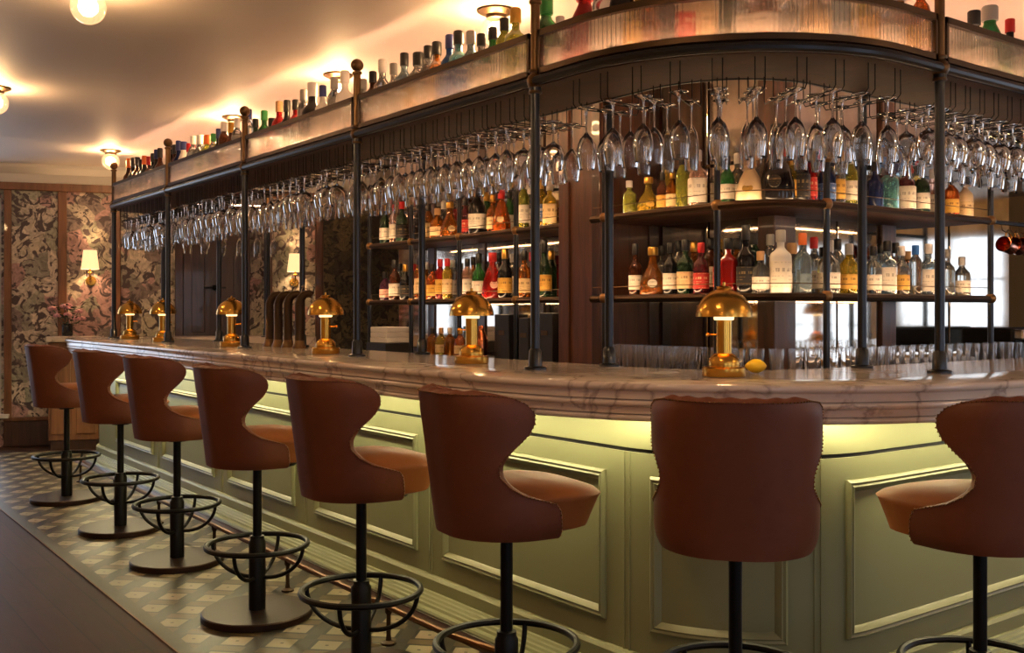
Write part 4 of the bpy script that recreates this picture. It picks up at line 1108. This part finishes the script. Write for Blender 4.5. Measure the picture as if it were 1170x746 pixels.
for i, (x, y, lb, rz) in enumerate(lamps):
    o = lp if i == 0 else copy_tree(lp)
    o.location = (x, y, 1.0805); o.rotation_euler = (0, 0, rz); tag(o, lb, 'lamp', 'brass mushroom lamps on the bar')

# ------------------------------------------------------------------ ceiling globes and wall sconces
def make_globe():
    L = empty('ceiling_lamp')
    MB().lathe([(0, 0), (0.088, 0), (0.09, -0.008), (0.07, -0.018), (0.052, -0.024), (0.045, -0.04), (0, -0.04)], 28).build('canopy', M_bronze, L)
    R = 0.075; zc = -0.098
    MB().lathe([(0.043, zc+0.0615)]+[(R*sin(t), zc+R*cos(t)) for t in [radians(a) for a in range(40, 180, 10)]]+[(0, zc-R)], 28).build('globe', M_globe, L)
    MB().sphere((0, 0, zc), 0.030, 16, 10).build('bulb', M_bulb, L)
    lamp_light('globe_glow', (0, 0, zc-0.001), C_WARM, W_GLOBE, 0.05, L)
    lamp_light('globe_downlight', (0, 0, zc-0.032), C_WARM, W_GLOBE_DOWN, 0.03, L, radians(165))
    return L
gl = make_globe()
globes = [(-0.80, 0.69, 'glass globe ceiling lamp above the gantry, left of the curved corner'), (-0.80, 2.33, 'glass globe ceiling lamp above the gantry behind the third bay bottles'), (-0.80, 4.0, 'glass globe ceiling lamp above the gantry beside the second finial'),
          (-1.1, 6.15, 'glass globe ceiling lamp by the far wall cornice, behind the end finial'), (-2.46, 1.45, 'glass globe ceiling lamp cut by the top edge of the picture'), (-2.40, 3.95, 'glass globe ceiling lamp cut by the left edge of the picture')]
globes_added = [(-2.4, -1.2), (1.2, -2.9), (-4.9, 1.4), (4.5, -2.9), (-4.9, -3.4), (-1.6, -4.6), (1.8, -5.2), (5.0, -5.4), (7.4, -3.4), (-4.9, 4.6)]  # unseen globes added to brighten and warm the room
for i, g in enumerate(globes+[(x, y, 'unseen glass globe ceiling lamp added to light the room') for x, y in globes_added]):
    o = gl if i == 0 else copy_tree(gl)
    o.location = (g[0], g[1], ZC-0.001); tag(o, g[2], 'ceiling lamp', 'glass globe ceiling lamps')
def make_sconce():
    S = empty('wall_sconce')
    mb = MB(); mb.lathe([(0, 0), (0.05, 0), (0.045, 0.012), (0, 0.014)], 18, (0, 0, -0.12), Matrix.Rotation(pi/2, 3, 'X')); mb.build('backplate', M_brass, S)
    mb = MB(); mb.tube([(0, -0.012, -0.12), (0, -0.06, -0.13), (0, -0.11, -0.11), (0, -0.12, -0.06), (0, -0.12, -0.01)], 0.008, 8)
    mb.lathe([(0, -0.05), (0.022, -0.05), (0.026, -0.04), (0.01, -0.03), (0.01, 0.05), (0, 0.05)], 12, (0, -0.12, 0)); mb.build('arm', M_brass, S)
    mb = MB(); mb.lathe([(0.085, -0.01), (0.062, 0.18), (0.060, 0.18), (0.083, -0.01)], 24, (0, -0.12, 0)); mb.build('lamp_shade', emat('lit_shade', (1.0, 0.62, 0.27), E_SHADE, 0.2), S, label='glowing cream lamp shade')
    lamp_light('sconce_glow', (0, -0.12, 0.085), (1.0, 0.58, 0.26), W_SCONCE, 0.03, S)
    return S
sc0 = make_sconce()
for i, (px, lb) in enumerate(((104, 'brass wall sconce with glowing cream shade left of the gantry end post'), (336, 'brass wall sconce with glowing cream shade above the beer taps'))):
    o = sc0 if i == 0 else copy_tree(sc0)
    q = wallp(wall_s(px), 0.0); o.location = (q[0], q[1], 1.74); o.rotation_euler = (0, 0, WRZ); tag(o, lb, 'wall lamp', 'wall sconces')

for i, (x, y, rz) in enumerate(((-3.5, -6.99, pi), (0.55, -6.99, pi), (4.0, -6.99, pi), (7.0, -6.99, pi), (-6.99, -3.0, pi/2), (-6.99, 0.5, pi/2), (-6.99, 4.0, pi/2))):  # unseen sconces added to warm the walls the mirrors reflect
    o = copy_tree(sc0); o.location = (x, y, 1.74); o.rotation_euler = (0, 0, rz)
    tag(o, 'unseen brass sconce with glowing cream shade, added to light walls behind the viewer', 'wall lamp', 'added wall sconces on the plain walls')
# ------------------------------------------------------------------ beer taps
tapm = None
PT = Path([(-0.86, 6.0), (-0.86, 0.0)])
tn = ['leftmost', 'second from left', 'third from left', 'rightmost']
for i, px in enumerate((308, 318, 329, 342)):
    y = PT.at(PT.of_px(px)).y
    if tapm is None:
        T = empty('beer_tap')
        pts = [(0.0, 0, 0.04), (0, 0, 0.25), (0.0, 0, 0.285), (-0.010, 0, 0.318), (-0.032, 0, 0.342), (-0.062, 0, 0.348), (-0.085, 0, 0.336)]
        MB().tube([(p[0], p[1], p[2]) for p in pts], [0.029, 0.028, 0.028, 0.027, 0.026, 0.025, 0.023], 14).build('swan_neck', M_frame, T)
        MB().lathe([(0, 0), (0.044, 0), (0.044, 0.006), (0.034, 0.03), (0.030, 0.05), (0, 0.05)], 20).build('foot', M_bronze, T)
        mb = MB(); mb.tube([(-0.078, 0, 0.335), (-0.086, 0, 0.30), (-0.086, 0, 0.26)], 0.007, 8); mb.build('spout', M_chrome, T)
        mb = MB(); mb.tube([(-0.08, 0, 0.345), (-0.095, 0, 0.39)], 0.005, 8); mb.sphere((-0.096, 0, 0.396), 0.011, 10, 8); mb.build('handle', M_chrome, T)
        tapm = T; o = T
    else: o = copy_tree(tapm)
    o.location = (-0.86, y, 1.0805); o.rotation_euler = (0, 0, 2.6)
    tag(o, 'dark bronze swan-neck beer tap on the bar, %s of the four' % tn[i], 'beer tap', 'beer taps')

# ------------------------------------------------------------------ tumblers on the back counter
tm = MB().lathe([(0, 0.004), (0.028, 0.0), (0.030, 0.002), (0.036, 0.14), (0.0345, 0.14), (0.0285, 0.012), (0, 0.011)], 16).mesh('tumbler', 50)
tm.materials.append(M_tumbler)
for (dx, rn) in ((0.045, 'front'), (-0.06, 'back')):
    P = Path(corner_line(dx, 1.0, 2.36)); s = 0.03
    while s < P.L:
        p = P.at(s)
        if min((Vector((a, b))-p).length for (a, b) in ((0.15, 0.98), (0.155, 0.16), (0.53, -0.20), (2.05, -0.20))) > 0.07:
            o = bpy.data.objects.new('tumbler', tm); COL.objects.link(o)
            o.location = (p.x, p.y, 0.9955); o.rotation_euler = (0, 0, random.uniform(0, 6))
            tag(o, 'clear tall tumbler standing in the %s row below the corner bottle shelf' % rn, 'tumbler', 'tumblers on the back counter')
        s += 0.092

# ------------------------------------------------------------------ small things
def at_px(path, px): return path.at(path.of_px(px))
# lemon on the bar
p = Vector((-0.585, -0.70))
mb = MB(); mb.lathe([(0, -0.052), (0.006, -0.048), (0.018, -0.038), (0.030, -0.018), (0.033, 0), (0.030, 0.018), (0.018, 0.038), (0.006, 0.047), (0, 0.05)], 18, (0, 0, 0.033), Matrix.Rotation(pi/2, 3, 'Y'))
le = mb.build('lemon', pmat('lemon_peel', (236, 190, 40), 0.45, bump=0.3, nscale=120)); le.scale = (0.82, 0.82, 0.82); le.location = (p.x, p.y, 1.0805); le.rotation_euler = (0, 0, -0.7)
tag(le, 'yellow lemon lying on the marble beside the corner lamp', 'lemon')
# stack of menus, boxes and mixing things under the straight shelf
PC = Path([(0.28, 4.1), (0.28, 1.55)])
wm = pmat('white_card', (214, 208, 200), 0.6)
p = at_px(PC, 445)
for k, w in enumerate(('bottom', 'middle', 'topmost')):
    b = MB().box((0, 0, 0.022), (0.20, 0.25, 0.038)).build('napkin_stack', wm, None, smooth=0, bevel=0.004)
    b.location = (p.x+random.uniform(-.005, .005), p.y, 1.075+k*0.040-0.0); b.rotation_euler = (0, 0, random.uniform(-.04, .04))
    tag(b, 'white packet of folded napkins, %s of three on the dark box' % w, 'napkins', 'white napkin packets')
b = MB().box((0, 0, 0.04), (0.24, 0.30, 0.079)).build('storage_box', pmat('charcoal_card', (34, 32, 32), 0.5), None, smooth=0, bevel=0.004); b.location = (p.x, p.y, 0.996)
tag(b, 'low dark box under the white napkin packets', 'box', 'dark boxes on the back counter')
for (px, h, lb) in ((573, 0.30, 'tall dark menu box under the straight shelf, second from the pier'), (598, 0.28, 'tall dark menu box under the straight shelf, beside the gap'), (622, 0.31, 'tall dark menu box beside the wooden pier')):
    p = at_px(PC, px)
    b = MB().box((0, 0, h/2), (0.16, 0.16 if px != 598 else 0.10, h)).build('menu_box', MATS['charcoal_card'], None, smooth=0, bevel=0.005); b.location = (p.x+0.08, p.y, 0.996)
    mbh = MB().box((-0.081, 0, h*0.6), (0.003, 0.06, 0.03)).build('pull_tab', M_bronze, b, smooth=0)
    tag(b, lb, 'box', 'dark boxes on the back counter')
for i, (px, col, cp) in enumerate(((494, 'amber', 'black'), (504, 'yellow', 'cork'), (514, 'amber', 'white'), (526, 'orange', 'gold'), (544, 'red', 'black'))):
    p = at_px(PC, px); bottle(p.x, p.y, 0.996, 'squat', col, cp, 'cream' if i % 2 else None, .19, .8, 'small %s squat bottle with %s cap, %s behind the straight bay lamp' % (BC[col][0], cp, ORD[i]), 'mixer bottles on the back counter')
sh = MB(); sh.lathe([(0, 0), (0.036, 0), (0.038, 0.01), (0.045, 0.13), (0.043, 0.135), (0.03, 0.175), (0.02, 0.19), (0.02, 0.215), (0.012, 0.225), (0, 0.226)], 24)
so = sh.build('cocktail_shaker', M_copper); p = at_px(PC, 554); so.location = (p.x-0.03, p.y, 0.996); tag(so, 'copper cocktail shaker on the back counter right of the straight bay lamp', 'shaker')
# copper mugs hanging at the right end of the corner shelf
hr = empty('mug_rail'); tag(hr, 'dark hook rail right of the corner shelf holding copper mugs', 'hook rail')
MB().tube([(2.08, -0.20, ZU-0.012), (2.9, -0.20, ZU-0.012)], 0.013, 8).build('rail_tube', M_steel, hr)
MB().lathe([(0, 0.995), (0.03, 0.995), (0.0165, 1.01), (0.0165, 2.1), (0, 2.1)], 12, (2.9, -0.20, 0)).build('post', M_steel, hr)
mugs = (2.17, 2.27, 2.37, 2.47)
for k in range(4):
    x = mugs[k]
    MB().tube([(x, -0.20, ZU+0.002), (x, -0.20, ZU-0.03), (x, -0.205, ZU-0.055), (x, -0.225, ZU-0.07), (x, -0.24, ZU-0.055)], 0.0035, 6).build('hook', M_bronze, hr)
mg = None
for k in range(3):
    if mg is None:
        g = MB(); g.lathe([(0, -0.05), (0.038, -0.05), (0.042, -0.045), (0.044, 0.045), (0.046, 0.048), (0.043, 0.048), (0.041, 0.043), (0.038, -0.042), (0, -0.044)], 24)
        m = g.build('copper_mug', M_copper)
        MB().tube([(0.042, 0, 0.03), (0.07, 0, 0.028), (0.078, 0, 0), (0.07, 0, -0.028), (0.042, 0, -0.03)], 0.005, 8).build('handle', M_brass, m); mg = m
    else: m = copy_tree(mg)
    m.location = (mugs[k]+0.0, -0.235, ZU-0.148); m.rotation_euler = (0.0, radians(-78), radians(8*k))
    tag(m, 'copper mug hanging from the hook rail, %s from the shelf post' % ORD[k], 'mug', 'copper mugs on hooks')
cm = empty('coffee_machine', (2.62, 0.02, 0.996)); tag(cm, 'low dark coffee machine on the back counter below the copper mugs', 'coffee machine')
MB().box((0.0, 0.0, 0.11), (0.42, 0.34, 0.22)).build('body', M_black, cm, smooth=0, bevel=0.02)
MB().box((0.0, -0.19, 0.18), (0.40, 0.06, 0.06)).build('group_head', M_chrome, cm, smooth=0, bevel=0.01)
MB().tube([(-0.1, -0.17, 0.14), (-0.1, -0.26, 0.13)], 0.012, 8).build('portafilter', M_chrome, cm)
MB().box((0.0, -0.2, 0.03), (0.38, 0.10, 0.03)).build('drip_tray', M_chrome, cm, smooth=0, bevel=0.004)
# service station and flowers at the far end
a0, a1 = wall_s(60), wall_s(118)
c = wallp((a0+a1)/2, 0.25)
ss = empty('service_station', (c[0], c[1], 0), WRZ); tag(ss, 'low wooden service cabinet with pale top beyond the far end of the bar', 'cabinet')
Wd = (a1-a0)*0.95
MB().box((0, 0, 0.555), (Wd, 0.40, 0.93)).build('body', M_woodlight, ss, smooth=0, bevel=0.006)
MB().box((0, 0, 0.045), (Wd-0.04, 0.36, 0.09)).build('plinth', M_wooddark, ss, smooth=0)
MB().box((0, 0, 1.052), (Wd+0.04, 0.44, 0.055)).build('top', M_marble, ss, smooth=0, bevel=0.01)
for sg in (-1, 1):
    dd = MB().box((sg*Wd/4, -0.207, 0.55), (Wd/2-0.05, 0.014, 0.8)).build('door', M_woodlight, ss, smooth=0, bevel=0.004)
    MB().sphere((sg*0.04, -0.225, 0.62), 0.014, 10, 8).build('knob', M_brass, dd)
va = empty('flower_vase'); sv = wall_s(80); c = wallp(sv, 0.25); va.location = (c[0], c[1], 1.080)
tag(va, 'small dark glass vase of pink roses on the pale cabinet top at the far end', 'vase')
MB().lathe([(0, 0), (0.045, 0), (0.05, 0.01), (0.05, 0.09), (0.043, 0.11), (0.046, 0.12), (0.042, 0.12), (0.04, 0.10), (0.044, 0.085), (0.044, 0.012), (0, 0.01)], 20).build('vase', pmat('dark_glass', (40, 44, 46), 0.1, trans=0.4), va)
leafm = pmat('rose_leaf', (46, 62, 36), 0.5); rosem = pmat('rose_petal', (216, 160, 168), 0.6)
mb = MB(); ms = MB()
rs = [(0.0, 0.0, 0.27), (0.10, -0.02, 0.24), (-0.10, -0.04, 0.20), (0.06, -0.07, 0.17), (-0.05, -0.08, 0.29), (0.02, 0.06, 0.30), (-0.13, 0.02, 0.27), (0.14, 0.02, 0.17), (-0.02, -0.10, 0.21)]
for (x, y, z) in rs: ms.tube([(x*0.15, y*0.15, 0.03), (x*0.5, y*0.5, 0.14), (x, y, z)], 0.003, 5)
ms.build('stems', leafm, va)
for k in range(46):
    a = random.uniform(0, 6.28); r = random.uniform(0.03, 0.15); z = random.uniform(0.11, 0.30); ln = random.uniform(0.04, 0.065)
    d = Vector((cos(a), sin(a), random.uniform(-.3, .6))).normalized(); sd = d.cross(Vector((0, 0, 1))).normalized()*ln*0.3; o = Vector((r*cos(a), r*sin(a), z)); up = sd.cross(d).normalized()*0.006
    mb.add([o, o+d*ln*0.5+sd+up, o+d*ln, o+d*ln*0.5-sd+up, o+d*ln*0.5-up], [(0, 1, 4), (1, 2, 4), (0, 4, 3), (4, 2, 3)])
mb.build('leaves', leafm, va, smooth=0)
for (x, y, z) in rs:
    g = MB(); g.sphere((x, y, z), 0.022, 10, 6, 0.9)
    for k in range(7):
        a = k*2.4; rr = 0.018+0.002*k; g.lathe([(0, -0.012), (0.014, -0.006), (0.017, 0.008), (0.012, 0.014), (0.010, 0.006), (0, -0.004)], 7, (x+rr*cos(a)*0.9, y+rr*sin(a)*0.9, z-0.002*k))
    g.build('rose', rosem, va, smooth=60)
